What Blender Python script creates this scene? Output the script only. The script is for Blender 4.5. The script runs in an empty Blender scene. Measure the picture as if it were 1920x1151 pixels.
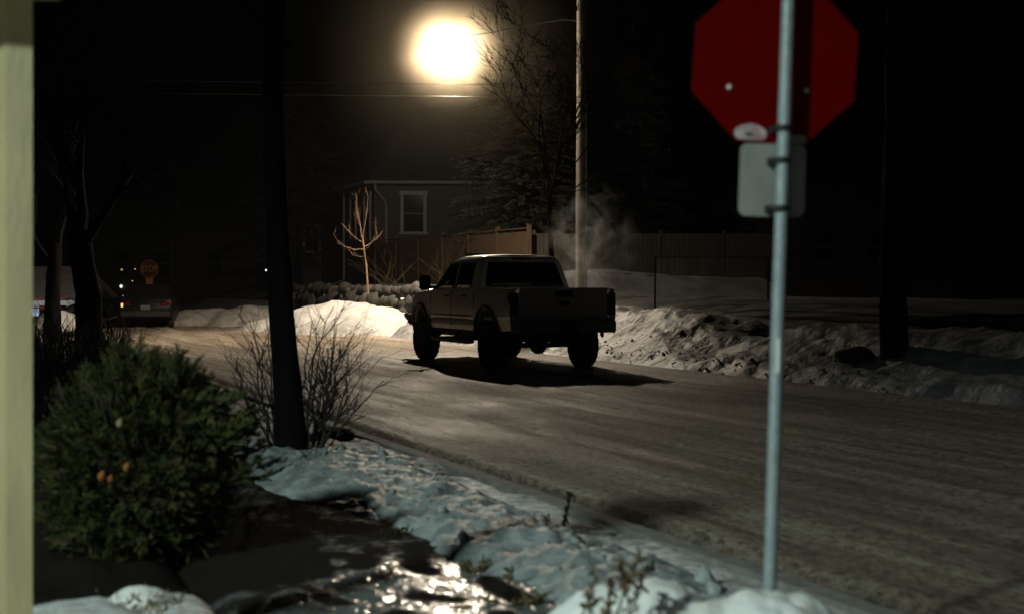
import bpy, bmesh, math, random
from mathutils import Vector, Matrix, noise
C = bpy.context.scene.collection
SC = bpy.context.scene
R = math.radians

# ------------------------------------------------------------------ camera, world, light, exposure
F, HX, HY, CH = 2667.0, 960.0, 535.0, 1.48      # focal length in photo pixels, principal column, horizon row, camera height
cam_d = bpy.data.cameras.new('camera'); cam = bpy.data.objects.new('camera', cam_d); C.objects.link(cam)
cam.location = (0, 0, CH); cam.rotation_euler = (R(90), 0, 0)
cam_d.sensor_width = 36; cam_d.lens = 50; cam_d.shift_y = -(575.5-HY)/1920
cam_d.clip_start = 0.05; cam_d.clip_end = 1500
cam_d.dof.use_dof = True; cam_d.dof.focus_distance = 27; cam_d.dof.aperture_fstop = 2.0
SC.camera = cam
w = bpy.data.worlds.new('World'); SC.world = w; w.use_nodes = True
wn = w.node_tree.nodes; bg = wn['Background']
sky = wn.new('ShaderNodeTexSky'); sky.sky_type = 'NISHITA'; sky.sun_disc = False
sky.sun_elevation = R(-4); sky.sun_rotation = R(200)
w.node_tree.links.new(sky.outputs[0], bg.inputs[0]); bg.inputs[1].default_value = 0.010
SC.view_settings.view_transform = 'Standard'; SC.view_settings.look = 'None'
SC.view_settings.exposure = 0; SC.view_settings.gamma = 1
SC.cycles.use_denoising = True; SC.cycles.denoising_prefilter = 'ACCURATE'; SC.cycles.denoising_input_passes = 'RGB_ALBEDO_NORMAL'
SC.cycles.max_bounces = 6; SC.cycles.volume_bounces = 0; SC.cycles.sample_clamp_indirect = .8; SC.cycles.use_light_tree = False; SC.cycles.caustics_reflective = False; SC.cycles.blur_glossy = 1.0
SC.cycles.volume_step_rate = .3; SC.cycles.volume_max_steps = 256

LAMP = Vector((-1.72, 40.0, 8.36))              # the lit street lamp
def point_light(name, loc, power, col, rad):
    d = bpy.data.lights.new(name, 'POINT'); d.energy = power; d.color = col; d.shadow_soft_size = rad
    o = bpy.data.objects.new(name, d); C.objects.link(o); o.location = loc; return o
def throw(nt, vec):
    """the luminaire's throw by direction: shielded on the house side (+x) and weaker above the horizontal"""
    N, L = nt.nodes, nt.links; sp = N.new('ShaderNodeSeparateXYZ'); nr = N.new('ShaderNodeVectorMath'); nr.operation = 'NORMALIZE'
    L.new(vec, nr.inputs[0]); L.new(nr.outputs[0], sp.inputs[0])
    a = N.new('ShaderNodeMapRange'); a.interpolation_type = 'SMOOTHSTEP'
    for i, v in enumerate((.08, .60, 1, .06)): a.inputs[i+1].default_value = v
    L.new(sp.outputs[0], a.inputs[0])
    b = N.new('ShaderNodeMapRange'); b.interpolation_type = 'SMOOTHSTEP'
    for i, v in enumerate((-1.0, -.12, 1, .09)): b.inputs[i+1].default_value = v
    L.new(sp.outputs[2], b.inputs[0])
    m_ = N.new('ShaderNodeMath'); m_.operation = 'MULTIPLY'; L.new(a.outputs[0], m_.inputs[0]); L.new(b.outputs[0], m_.inputs[1])
    c = N.new('ShaderNodeMapRange'); c.interpolation_type = 'SMOOTHSTEP'
    for i, v in enumerate((.45, .95, 1, .62)): c.inputs[i+1].default_value = v
    L.new(sp.outputs[1], c.inputs[0])
    m2 = N.new('ShaderNodeMath'); m2.operation = 'MULTIPLY'; L.new(m_.outputs[0], m2.inputs[0]); L.new(c.outputs[0], m2.inputs[1])
    e = N.new('ShaderNodeMath'); e.operation = 'MULTIPLY_ADD'; e.inputs[1].default_value = .92; e.inputs[2].default_value = .08; L.new(m2.outputs[0], e.inputs[0]); return e.outputs[0]
# the white wall lamp of the building the photograph was taken from, behind the camera, aimed at the corner
CL = Vector((-11, -8, 11))
sd = bpy.data.lights.new('building_lamp_light', 'SPOT'); sd.energy = 15500; sd.color = (.79, 1, .94); sd.shadow_soft_size = .62; sd.spot_size = R(53); sd.spot_blend = 1.0
so = bpy.data.objects.new('building_lamp_light', sd); C.objects.link(so); so.location = CL
so.rotation_euler = (Vector((-4.0, 2.0, 0)) - CL).to_track_quat('-Z', 'Y').to_euler()

# ------------------------------------------------------------------ helpers
TH = math.atan2(.3794, .9252)                   # the street runs 22 degrees left of straight ahead
def ns(n, s): return Vector((.9252*n - .3794*s, .3794*n + .9252*s, 0))
def at(px, py, Y): return Vector(((px-HX)/F*Y, Y, CH + (HY-py)/F*Y))
def ss(a, b, x):
    t = max(0., min(1., (x-a)/(b-a))); return t*t*(3-2*t)
def nz(x, y, z=0.): return noise.noise(Vector((x, y, z)))
def fr(x, y, z=0., o=4): return noise.fractal(Vector((x, y, z)), 1.0, 2.0, o)

def tag(o, label=None, cat=None, group=None, kind=None):
    if label: o['label'] = label
    if cat: o['category'] = cat
    if group: o['group'] = group
    if kind: o['kind'] = kind
    return o
def empty(name, loc=(0, 0, 0), rz=0, label=None, cat=None, group=None):
    o = bpy.data.objects.new(name, None); C.objects.link(o); o.location = loc; o.rotation_euler = (0, 0, rz)
    o.empty_display_size = .1
    return tag(o, label, cat, group)
def copy_tree(o, parent=None):
    c = o.copy(); C.objects.link(c); c.parent = parent
    for ch in [x for x in bpy.data.objects if x.parent == o]: copy_tree(ch, c)
    return c

class MB:
    def __init__(s): s.v = []; s.f = []; s.att = {}
    def add(s, vs, fs):
        b = len(s.v); s.v += [tuple(p) for p in vs]; s.f += [tuple(b+i for i in f) for f in fs]
    def box(s, c, d, rz=0, m=None, taper=1.0):
        x, y, z = d[0]/2, d[1]/2, d[2]/2
        vs = []
        for k, sz in ((1, -1), (taper, 1)):
            for sx, sy in ((-1, -1), (1, -1), (1, 1), (-1, 1)): vs.append(Vector((sx*x*k, sy*y*k, sz*z)))
        M = m if m is not None else Matrix.Rotation(rz, 3, 'Z')
        s.add([M @ p + Vector(c) for p in vs], [(3, 2, 1, 0), (4, 5, 6, 7), (0, 1, 5, 4), (1, 2, 6, 5), (2, 3, 7, 6), (3, 0, 4, 7)])
    def tube(s, pts, rad, n=6, cap=True):
        pts = [Vector(p) for p in pts]; N = len(pts)
        if not hasattr(rad, '__len__'): rad = [rad]*N
        vs = []
        ref = Vector((.31, .17, .93))
        for i, p in enumerate(pts):
            t = (pts[min(i+1, N-1)] - pts[max(i-1, 0)])
            if t.length < 1e-9: t = Vector((0, 0, 1))
            t.normalize()
            if abs(t.dot(ref)) > .95: ref = Vector((.9, .2, .1)).normalized()
            a = t.cross(ref).normalized(); b = t.cross(a)
            for k in range(n):
                q = 2*math.pi*k/n; vs.append(p + (a*math.cos(q) + b*math.sin(q))*rad[i])
        fs = []
        for i in range(N-1):
            for k in range(n):
                k2 = (k+1) % n
                fs.append((i*n+k, i*n+k2, (i+1)*n+k2, (i+1)*n+k))
        if cap:
            fs.append(tuple(range(n))[::-1]); fs.append(tuple((N-1)*n+k for k in range(n)))
        s.add(vs, fs)
    def lathe(s, prof, n=24, m=None, loc=(0, 0, 0), wob=None):   # profile of (radius, height)
        vs = []; N = len(prof)
        for j, (r, z) in enumerate(prof):
            for k in range(n):
                q = 2*math.pi*k/n; rr = r + (wob(j, k) if wob else 0)
                p = Vector((rr*math.cos(q), rr*math.sin(q), z))
                vs.append((m @ p if m is not None else p) + Vector(loc))
        fs = []
        for j in range(N-1):
            for k in range(n):
                k2 = (k+1) % n
                fs.append((j*n+k, j*n+k2, (j+1)*n+k2, (j+1)*n+k))
        fs.append(tuple(range(n))[::-1]); fs.append(tuple((N-1)*n+k for k in range(n)))
        s.add(vs, fs)
    def grid(s, nu, nv, fn):
        vs = [fn(i, j) for i in range(nu) for j in range(nv)]
        fs = [(i*nv+j, (i+1)*nv+j, (i+1)*nv+j+1, i*nv+j+1) for i in range(nu-1) for j in range(nv-1)]
        s.add(vs, fs)
    def prism(s, poly, a, b, axis='y', m=None):      # extrude 2-d outline from a to b
        def P(u, v, t):
            p = {'y': (u, t, v), 'x': (t, u, v), 'z': (u, v, t)}[axis]; p = Vector(p)
            return m @ p if m is not None else p
        N = len(poly)
        vs = [P(u, v, a) for u, v in poly] + [P(u, v, b) for u, v in poly]
        fs = [tuple(range(N)), tuple(range(2*N-1, N-1, -1))] + [(i, i+N, (i+1) % N+N, (i+1) % N) for i in range(N)]
        s.add(vs, fs)
    def build(s, name, mat, parent=None, smooth=False, bevel=0, fix=False):
        me = bpy.data.meshes.new(name); me.from_pydata(s.v, [], s.f)
        if fix or bevel:
            bm = bmesh.new(); bm.from_mesh(me)
            bmesh.ops.recalc_face_normals(bm, faces=bm.faces)
            if bevel:
                ed = [e for e in bm.edges if len(e.link_faces) == 2 and e.calc_face_angle(0) > .6]
                bmesh.ops.bevel(bm, geom=ed, offset=bevel, segments=2, affect='EDGES', clamp_overlap=True)
            bm.to_mesh(me); bm.free()
        me.materials.append(mat)
        if smooth:
            me.polygons.foreach_set('use_smooth', [True]*len(me.polygons))
            if smooth != 'all':
                me.set_sharp_from_angle(angle=R(38))
        for k, vals in s.att.items():
            a = me.attributes.new(k, 'FLOAT', 'POINT'); a.data.foreach_set('value', vals)
        o = bpy.data.objects.new(name, me); C.objects.link(o); o.parent = parent
        return o

# ------------------------------------------------------------------ materials
def pm(name, c1, c2=None, scale=6, rough=.7, metal=0, bump=0, bscale=40, spec=.5, stretch=(1, 1, 1), c3=None, detail=6, rough2=None, lo=.35, hi=.65, coat=0, bdist=.02, bdet=5):
    m = bpy.data.materials.new(name); m.use_nodes = True; nt = m.node_tree; N = nt.nodes; L = nt.links
    b = N['Principled BSDF']; b.inputs['Roughness'].default_value = rough; b.inputs['Metallic'].default_value = metal
    b.inputs['Specular IOR Level'].default_value = spec; b.inputs['Coat Weight'].default_value = coat
    tc = N.new('ShaderNodeTexCoord'); mp = N.new('ShaderNodeMapping'); mp.inputs['Scale'].default_value = stretch
    L.new(tc.outputs['Object'], mp.inputs[0])
    c2 = c2 or tuple(x*.8 for x in c1)
    t = N.new('ShaderNodeTexNoise'); t.inputs['Scale'].default_value = scale; t.inputs['Detail'].default_value = detail; t.inputs['Roughness'].default_value = .6
    L.new(mp.outputs[0], t.inputs['Vector'])
    r = N.new('ShaderNodeValToRGB'); r.color_ramp.elements[0].position = lo; r.color_ramp.elements[1].position = hi
    r.color_ramp.elements[0].color = (*c1, 1); r.color_ramp.elements[1].color = (*c2, 1)
    if c3:
        e = r.color_ramp.elements.new((lo+hi)/2); e.color = (*c3, 1)
    L.new(t.outputs['Fac'], r.inputs[0]); L.new(r.outputs[0], b.inputs['Base Color'])
    if rough2 is not None:
        mr = N.new('ShaderNodeMapRange'); mr.inputs[1].default_value = lo; mr.inputs[2].default_value = hi
        mr.inputs[3].default_value = rough; mr.inputs[4].default_value = rough2
        L.new(t.outputs['Fac'], mr.inputs[0]); L.new(mr.outputs[0], b.inputs['Roughness'])
    if bump:
        t2 = N.new('ShaderNodeTexNoise'); t2.inputs['Scale'].default_value = bscale; t2.inputs['Detail'].default_value = bdet
        L.new(mp.outputs[0], t2.inputs['Vector'])
        bp = N.new('ShaderNodeBump'); bp.inputs['Strength'].default_value = bump; bp.inputs['Distance'].default_value = bdist
        L.new(t2.outputs['Fac'], bp.inputs['Height']); L.new(bp.outputs[0], b.inputs['Normal'])
    return m
def emit(name, col, s):
    m = bpy.data.materials.new(name); m.use_nodes = True; b = m.node_tree.nodes['Principled BSDF']
    b.inputs['Base Color'].default_value = (*col, 1); b.inputs['Emission Color'].default_value = (*col, 1); b.inputs['Emission Strength'].default_value = s; m.cycles.emission_sampling = 'NONE'
    return m
def mixatt(m, att, col, rough=None):
    """blend the base colour towards col where the vertex attribute is high (soil, gravel)"""
    nt = m.node_tree; N = nt.nodes; L = nt.links; b = N['Principled BSDF']
    old = b.inputs['Base Color'].links[0].from_socket
    a = N.new('ShaderNodeAttribute'); a.attribute_name = att
    t = N.new('ShaderNodeTexNoise'); t.inputs['Scale'].default_value = 13; t.inputs['Detail'].default_value = 8; t.inputs['Roughness'].default_value = .75
    tc = N.new('ShaderNodeTexCoord'); L.new(tc.outputs['Object'], t.inputs['Vector'])
    ad = N.new('ShaderNodeMath'); ad.operation = 'ADD'; L.new(a.outputs['Fac'], ad.inputs[0]); L.new(t.outputs['Fac'], ad.inputs[1])
    mr = N.new('ShaderNodeMapRange'); mr.inputs[1].default_value = .78; mr.inputs[2].default_value = 1.18; L.new(ad.outputs[0], mr.inputs[0])
    mx = N.new('ShaderNodeMix'); mx.data_type = 'RGBA'; mx.inputs[7].default_value = (*col, 1)
    L.new(mr.outputs[0], mx.inputs[0]); L.new(old, mx.inputs[6]); L.new(mx.outputs[2], b.inputs['Base Color'])
    if rough is not None:
        m2 = N.new('ShaderNodeMix'); L.new(mr.outputs[0], m2.inputs[0]); m2.inputs[3].default_value = rough
        if b.inputs['Roughness'].links: L.new(b.inputs['Roughness'].links[0].from_socket, m2.inputs[2])
        else: m2.inputs[2].default_value = b.inputs['Roughness'].default_value
        L.new(m2.outputs[0], b.inputs['Roughness'])
    m3 = N.new('ShaderNodeMix'); L.new(mr.outputs[0], m3.inputs[0]); m3.inputs[2].default_value = b.inputs['Specular IOR Level'].default_value; m3.inputs[3].default_value = .02
    L.new(m3.outputs[0], b.inputs['Specular IOR Level'])
    return m

M = {}
M['snow'] = mixatt(pm('snow', (.78, .78, .78), (.62, .60, .57), 3, .55, bump=.5, bscale=14, spec=.3), 'soil_or_shade', (.014, .011, .009), .95)
M['bank'] = mixatt(pm('bank_snow', (.28, .28, .285), (.16, .16, .16), 2.2, .6, bump=.7, bscale=9, spec=.35, bdist=.05), 'soil_or_shade', (.10, .085, .07))
M['clean'] = pm('clean_snow', (.80, .80, .79), (.56, .53, .48), 3.5, .5, bump=.8, bscale=13, spec=.3, lo=.4, hi=.75)
M['ridge'] = mixatt(pm('old_crusted_snow', (.33, .36, .355), (.15, .165, .165), 6, .5, bump=.7, bscale=17, spec=.35, bdist=.03, lo=.36, hi=.66), 'soil_or_shade', (.06, .05, .04))
M['yardsnow'] = pm('shade_toned_yard_snow', (.12, .12, .125), (.06, .06, .06), 1.2, .8, bump=.5, bscale=6, spec=.1)
M['bumper'] = pm('bumper_grey', (.26, .255, .25), (.2, .197, .195), 6, .4)
M['pile'] = pm('piled_street_snow', (.42, .41, .40), (.28, .265, .24), 3.0, .55, bump=.9, bscale=9, spec=.3, lo=.38, hi=.70, bdist=.04)
M['dirty'] = pm('dirty_snow', (.34, .32, .30), (.16, .15, .14), 2.5, .7, bump=.6, bscale=10)
M['ice'] = mixatt(pm('wet_ice', (.15, .16, .155), (.045, .046, .044), 5, .05, bump=1.25, bscale=17, spec=.05, rough2=.14, bdist=.010, bdet=2, stretch=(1, .7, 1)), 'soil_or_shade', (.012, .010, .008), .9)
M['concrete'] = pm('kerb_concrete', (.22, .21, .19), (.12, .11, .10), 9, .8, bump=.4, bscale=40)
M['bark'] = pm('dark_bark', (.009, .008, .007), (.005, .0045, .004), 8, .95, bump=.8, bscale=16, stretch=(1, 1, .25), spec=.03)
M['bark2'] = pm('grey_bark', (.05, .042, .034), (.022, .019, .016), 9, .9, bump=.7, bscale=14, stretch=(1, 1, .3), spec=.2)
M['sapling'] = pm('sapling_bark', (.19, .105, .055), (.13, .07, .036), 9, .75, bump=.3, bscale=60)
M['twig'] = pm('twig', (.028, .02, .016), (.016, .012, .01), 9, .85)
M['conifer'] = pm('conifer_needles', (.034, .028, .016), (.012, .012, .008), 3, .7, spec=.3)
M['bush'] = pm('juniper_leaf', (.022, .028, .010), (.085, .076, .026), 7, .85, spec=.05, c3=(.042, .050, .018))
M['deadspray'] = pm('dead_spray', (.085, .055, .022), (.05, .033, .014), 20, .9)
M['leaf'] = pm('orange_leaf', (.30, .10, .012), (.18, .06, .010), 20, .7)
M['weed'] = pm('dry_weed', (.12, .085, .035), (.06, .042, .02), 20, .9)
M['hay'] = pm('dry_grass', (.34, .27, .14), (.16, .12, .06), 12, .9)
M['post'] = pm('cream_paint', (.34, .275, .14), (.24, .20, .10), 5, .55, bump=.2, bscale=50, stretch=(1, 1, .3))
M['red'] = pm('sign_red', (.098, .0006, .0003), (.084, .0005, .0003), 5, .8, spec=.02)
M['galv'] = pm('galvanised_steel', (.32, .37, .38), (.24, .28, .29), 30, .5, metal=.25, bump=.1, bscale=80)
M['plate'] = pm('bare_aluminium', (.29, .275, .26), (.20, .20, .17), 7, .5, metal=.2, stretch=(1, 1, .3))
M['black'] = pm('black_metal', (.012, .012, .012), (.006, .006, .006), 10, .6)
M['white'] = pm('white_sticker', (.75, .75, .72), (.6, .62, .58), 20, .5)
M['pink'] = pm('painted_highlight', (.50, .44, .46), (.30, .16, .17), 22, .45)
M['grey'] = pm('grey_patch', (.10, .10, .10), (.06, .06, .06), 20, .6)
M['pole'] = pm('weathered_pole', (.26, .23, .19), (.12, .105, .085), 10, .9, bump=.6, bscale=20, stretch=(1, 1, .08))
M['fence'] = pm('cedar_boards', (.060, .030, .012), (.032, .017, .007), 3, .8, stretch=(6, 6, .5), bump=.4, bscale=12)
M['fencegrey'] = pm('grey_boards', (.022, .019, .013), (.012, .011, .008), 3, .85, stretch=(6, 6, .5))
M['rock'] = pm('fieldstone', (.022, .018, .013), (.008, .007, .006), 3, .85, bump=.9, bscale=7, c3=(.015, .013, .011))
M['rockpale'] = pm('pale_fieldstone', (.05, .042, .034), (.022, .019, .016), 3, .85, bump=.7, bscale=7)
M['wall'] = pm('grey_siding', (.044, .044, .043), (.035, .035, .034), 3, .7)
M['trim'] = pm('white_trim', (.22, .215, .20), (.17, .165, .155), 5, .6)
M['glass'] = pm('dark_glass', (.006, .006, .007), (.004, .004, .005), 3, .08, spec=.5)
M['roof'] = pm('snowy_shingles', (.022, .021, .02), (.01, .01, .01), 4, .9, bump=.5, bscale=12)
M['paint'] = pm('grey_truck_paint', (.76, .755, .75), (.68, .677, .675), 2.5, .32, metal=.0, coat=.5)
M['pale_layer'] = pm('pale_roof_layer', (.84, .83, .82), (.7, .69, .68), 9, .55)
M['trimgrey'] = pm('grey_trim', (.07, .068, .065), (.05, .05, .05), 8, .6)
M['lowtrim'] = pm('pale_rocker_trim', (.27, .25, .22), (.22, .2, .18), 8, .5)
M['tyre'] = pm('tyre_rubber', (.012, .012, .012), (.02, .019, .018), 12, .9, spec=.2)
M['rim'] = pm('dark_alloy', (.03, .03, .03), (.02, .02, .02), 8, .4, metal=.7)
M['chrome'] = pm('chrome', (.45, .45, .45), (.38, .38, .38), 8, .15, metal=1)
M['lens'] = pm('dark_red_lens', (.10, .006, .005), (.07, .004, .004), 8, .15)
M['carpaint'] = pm('black_car_paint', (.004, .004, .0045), (.003, .003, .0035), 3, .45, spec=.2)
M['signface'] = pm('stop_red', (.07, .0045, .002), (.055, .004, .002), 5, .5)
M['letters'] = pm('sign_letters', (.38, .16, .06), (.3, .13, .05), 8, .5)
M['farroof'] = pm('brown_shingles', (.15, .11, .085), (.08, .06, .05), 5, .9)
M['redtrim'] = pm('red_trim', (.36, .05, .06), (.3, .04, .05), 5, .6)
M['cable'] = pm('cable', (.06, .055, .05), (.04, .04, .035), 5, .3, metal=.6)
M['lampon'] = emit('lamp_glass_lit', (1, .845, .635), 60); M['lampon'].cycles.emission_sampling = 'FRONT'
nt = M['lampon'].node_tree; ge = nt.nodes.new('ShaderNodeNewGeometry'); mu_ = nt.nodes.new('ShaderNodeMath'); mu_.operation = 'MULTIPLY'; mu_.inputs[1].default_value = 46000
nt.links.new(throw(nt, ge.outputs['Incoming']), mu_.inputs[0]); nt.links.new(mu_.outputs[0], nt.nodes['Principled BSDF'].inputs['Emission Strength'])
M['bulbw'] = emit('white_bulb_lit', (1, .97, .9), 1.6)
M['bulby'] = emit('yellow_bulb_lit', (1, .7, .25), .8)
M['bulbr'] = emit('red_bulb_lit', (1, .05, .03), .7)
M['winlit'] = emit('window_lit_blue', (.5, .68, .85), .38)

# siding: horizontal lap lines
def siding(m, pitch=.13):
    nt = m.node_tree; N = nt.nodes; L = nt.links; b = N['Principled BSDF']
    tc = N.new('ShaderNodeTexCoord'); wv = N.new('ShaderNodeTexWave'); wv.bands_direction = 'Z'; wv.wave_profile = 'SAW'
    wv.inputs['Scale'].default_value = 1/pitch/3.1416/2*3.1416; L.new(tc.outputs['Object'], wv.inputs['Vector'])
    bp = N.new('ShaderNodeBump'); bp.inputs['Strength'].default_value = .8; bp.inputs['Distance'].default_value = .02
    L.new(wv.outputs['Fac'], bp.inputs['Height']); L.new(bp.outputs[0], b.inputs['Normal'])
siding(M['wall'])

# the road: packed, sanded snow with streaks that run along the street
def road_mat():
    m = bpy.data.materials.new('packed_road_snow'); m.use_nodes = True; nt = m.node_tree; N = nt.nodes; L = nt.links
    b = N['Principled BSDF']; tc = N.new('ShaderNodeTexCoord')
    def nzz(scale, stretch, det=6, ro=.6):
        mp = N.new('ShaderNodeMapping'); mp.inputs['Scale'].default_value = stretch; L.new(tc.outputs['Object'], mp.inputs[0])
        t = N.new('ShaderNodeTexNoise'); t.inputs['Scale'].default_value = scale; t.inputs['Detail'].default_value = det; t.inputs['Roughness'].default_value = ro
        L.new(mp.outputs[0], t.inputs['Vector']); return t.outputs['Fac']
    def ramp(f, a, b_, ca, cb):
        r = N.new('ShaderNodeValToRGB'); r.color_ramp.elements[0].position = a; r.color_ramp.elements[1].position = b_
        r.color_ramp.elements[0].color = (*ca, 1); r.color_ramp.elements[1].color = (*cb, 1); L.new(f, r.inputs[0]); return r.outputs[0]
    def mul(a, b_, f=1):
        x = N.new('ShaderNodeMix'); x.data_type = 'RGBA'; x.blend_type = 'MULTIPLY'; x.inputs[0].default_value = f; L.new(a, x.inputs[6]); L.new(b_, x.inputs[7]); return x.outputs[2]
    streak = nzz(2.6, (1, .06, 1), 9, .7); patch = nzz(.5, (1, .35, 1), 5); speck = nzz(22, (1, .45, 1), 6, .75)
    col = ramp(streak, .36, .64, (.23, .185, .14), (.70, .605, .50))
    col = mul(col, ramp(patch, .35, .65, (.60, .57, .54), (1, 1, 1)))
    col = mul(col, ramp(speck, .40, .54, (.30, .27, .24), (1, 1, 1)))
    col = mul(col, ramp(nzz(60, (1, .5, 1), 4, .8), .40, .60, (.55, .53, .5), (1, 1, 1)))
    col = mul(col, ramp(nzz(3.5, (1, .03, 1), 5, .6), .38, .56, (.62, .6, .58), (1, 1, 1)))
    L.new(col, b.inputs['Base Color'])
    rr = N.new('ShaderNodeMapRange'); rr.inputs[1].default_value = .35; rr.inputs[2].default_value = .62; rr.inputs[3].default_value = .42; rr.inputs[4].default_value = .75
    L.new(patch, rr.inputs[0]); L.new(rr.outputs[0], b.inputs['Roughness'])
    ad = N.new('ShaderNodeMath'); ad.operation = 'MULTIPLY_ADD'; L.new(streak, ad.inputs[0]); ad.inputs[1].default_value = .8
    sp2 = nzz(14, (1, .45, 1), 8, .75); L.new(sp2, ad.inputs[2])
    bp = N.new('ShaderNodeBump'); bp.inputs['Strength'].default_value = 1.0; bp.inputs['Distance'].default_value = .07
    L.new(ad.outputs[0], bp.inputs['Height']); L.new(bp.outputs[0], b.inputs['Normal'])
    b.inputs['Specular IOR Level'].default_value = .22
    return m
M['road'] = road_mat()

# ------------------------------------------------------------------ the ground, street and snow (built in street coordinates n, s)
def yard(n, s):                                   # raised yards right of the street
    Y = .3794*n + .9252*s
    far = ss(20, 33, Y)
    a = ss(12.3, 18, n)*(.55 + .55*far)
    wall = ss(13.05, 13.35, n)*1.32 + ss(13.4, 16, n)*.16 - ss(18, 23, n)*.25
    k = ss(36.5, 38.5, s)*(1-ss(56, 66, s))
    b = ss(12.3, 17, n)*1.15
    base = a*(1-ss(36, 40, s)) + b*ss(36, 40, s)*(1-k) + wall*k
    return base
def lines(spec):
    out = []
    for a, b, st in spec:
        x = a
        while x < b - 1e-6: out.append(x); x += st
    out.append(spec[-1][1]); return out
def sheet(name, nl, sl, fz, mat, att=None, thick=None):
    mb = MB(); mb.grid(len(nl), len(sl), lambda i, j: (nl[i], sl[j], fz(nl[i], sl[j])))
    if att: mb.att['soil_or_shade'] = [att(n, s) for n in nl for s in sl]
    o = mb.build(name, mat, smooth='all'); o.rotation_euler = (0, 0, TH)
    return o
def ground_z(n, s):
    if n <= 4.0:
        z = .02 + .05*fr(n*1.3, s*1.3) * ss(60, 20, s)
        bed = ss(1.3, .7, n)
        z -= .10*ss(1.10, 1.3, n)*ss(2.75, 2.5, n)*ss(13, 12, s)
        z += bed*(.05 + .05*fr(n*3, s*3, 2)) - ss(3.78, 4.0, n)*.07
        z += ss(2.4, 2.9, n)*ss(3.9, 3.6, n)*ss(9, 12, s)*.06*fr(n*6, s*5, 7, 5)
        return z
    if n < 11.2: return -.06
    return -.06 + ss(11.2, 11.6, n)*.06 + yard(n, s) + .06*fr(n*.8, s*.8, 5)
def soil_or_shade(n, s):
    if n < 4.0:
        bed = ss(1.75, 1.25, n + .5*nz(s*1.3, n, 3))
        if s < 6.7: bed *= .25 + ss(-1.2, -.6, nz(n*2, s*2))*.1
        side = ss(12.3, 13.2, s)*ss(3.9, 3.3, n + .5*nz(n*2, s*1.2, 8))*(.45 + .5*ss(2.6, 1.6, n))
        verge = .42*ss(3.1, 3.6, n + .3*nz(n*2, s*1.5, 5)) + .25*fr(n*2, s*1.5, 6, 3)
        return max(bed, side, verge)
    if n > 15: return .64 + .30*ss(18, 23, n) + .30*fr(n*.35, s*.35, 4)  # darkness of the dimly lit yard put into the ground colour
    return .0
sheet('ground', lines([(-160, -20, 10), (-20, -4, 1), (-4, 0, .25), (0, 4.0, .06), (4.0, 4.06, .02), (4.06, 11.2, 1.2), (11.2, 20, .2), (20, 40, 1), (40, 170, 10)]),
      lines([(-30, 2, 4), (2, 15, .09), (15, 60, .3), (60, 120, 3), (120, 400, 20)]), ground_z, M['snow'], soil_or_shade)['kind'] = 'structure'
def road_z(n, s):
    e = ss(4.12, 4.22, n + .05*nz(s*1.7, 1)) * .09
    return -.055 + e + .012*fr(n*2.2, s*.35, 3) + ss(10.6, 11.5, n)*.06 + .014*nz(n*3.5, s*.12, 4) - .022*sum(math.exp(-((n-c-.15*nz(s*.15, c))/.14)**2) for c in (5.6, 7.15, 7.9, 9.5)) + .007*fr(n*7, s*1.5, 6, 4)
sheet('road', lines([(4.05, 4.5, .05), (4.5, 11.5, .07)]), lines([(-30, 2, 4), (2, 16, .11), (16, 60, .25), (60, 150, 3)]), road_z, M['road'])['kind'] = 'structure'
# kerb: concrete edging along the left side of the street
mb = MB(); sl = lines([(-10, 60, .5)])
mb.grid(4, len(sl), lambda i, j: ((3.84, 3.845, 3.985, 3.99)[i] + .012*nz(sl[j]*.8, 2), sl[j], (-.12, .035, .03, -.12)[i] + .012*nz(sl[j]*1.3, 4)))
o = mb.build('kerb', M['concrete']); o.rotation_euler = (0, 0, TH); o['kind'] = 'structure'
# icy footpath and the ridge of old snow between it and the kerb
sheet('path', lines([(1.15, 2.65, .05)]), lines([(2, 13.5, .06)]),
      lambda n, s: .05 + .009*fr(n*4.5, s*3.0, 1, 4) - .10*ss(1.35, 1.15, n) - .05*ss(12.3, 13.5, s), M['ice'],
      lambda n, s: min(.8, .62*ss(6.65, 7.3, s + .6*nz(n*2.2, s*1.5, 4)) + .62*ss(2.0, 1.6, n + .4*nz(n*3, s*2.5, 9))*ss(6.2, 6.9, s) + 1.7*max(0, nz(n*5, s*3.5, 11)+.12)))['kind'] = 'structure'
def ridge_z(n, s):
    wd_ = ss(7.5, 10, s); c = 3.0 - .12*wd_ + .16*nz(s*.55, 3.3); hw = .50 + .22*wd_ + .10*nz(s*.8, 9)
    hgt = .16 + .09*nz(s*.7, 5.5) - .06*ss(10.5, 12.4, s)
    prof = max(0., 1-((n-c)/hw)**2)
    end = ss(12.6, 11.9, s)
    z = prof**.75*hgt*end if prof > 0 else 0
    z += (.055*fr(n*3.2, s*2.6, 6, 6) + .035*abs(nz(n*7, s*6, 2)) + .012*fr(n*11, s*9, 3, 3))*min(1, prof*2.5)*end
    return z - .06 + .06*min(1, prof*6)*end + (0.0 if prof > 0 else 0)
sheet('snow_ridge', lines([(1.95, 3.8, .025)]), lines([(2, 5, .2), (5, 12.8, .03)]), ridge_z, M['ridge'], lambda n, s: .42*fr(n*2.2, s*1.7, 8, 4))['kind'] = 'structure'
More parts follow.
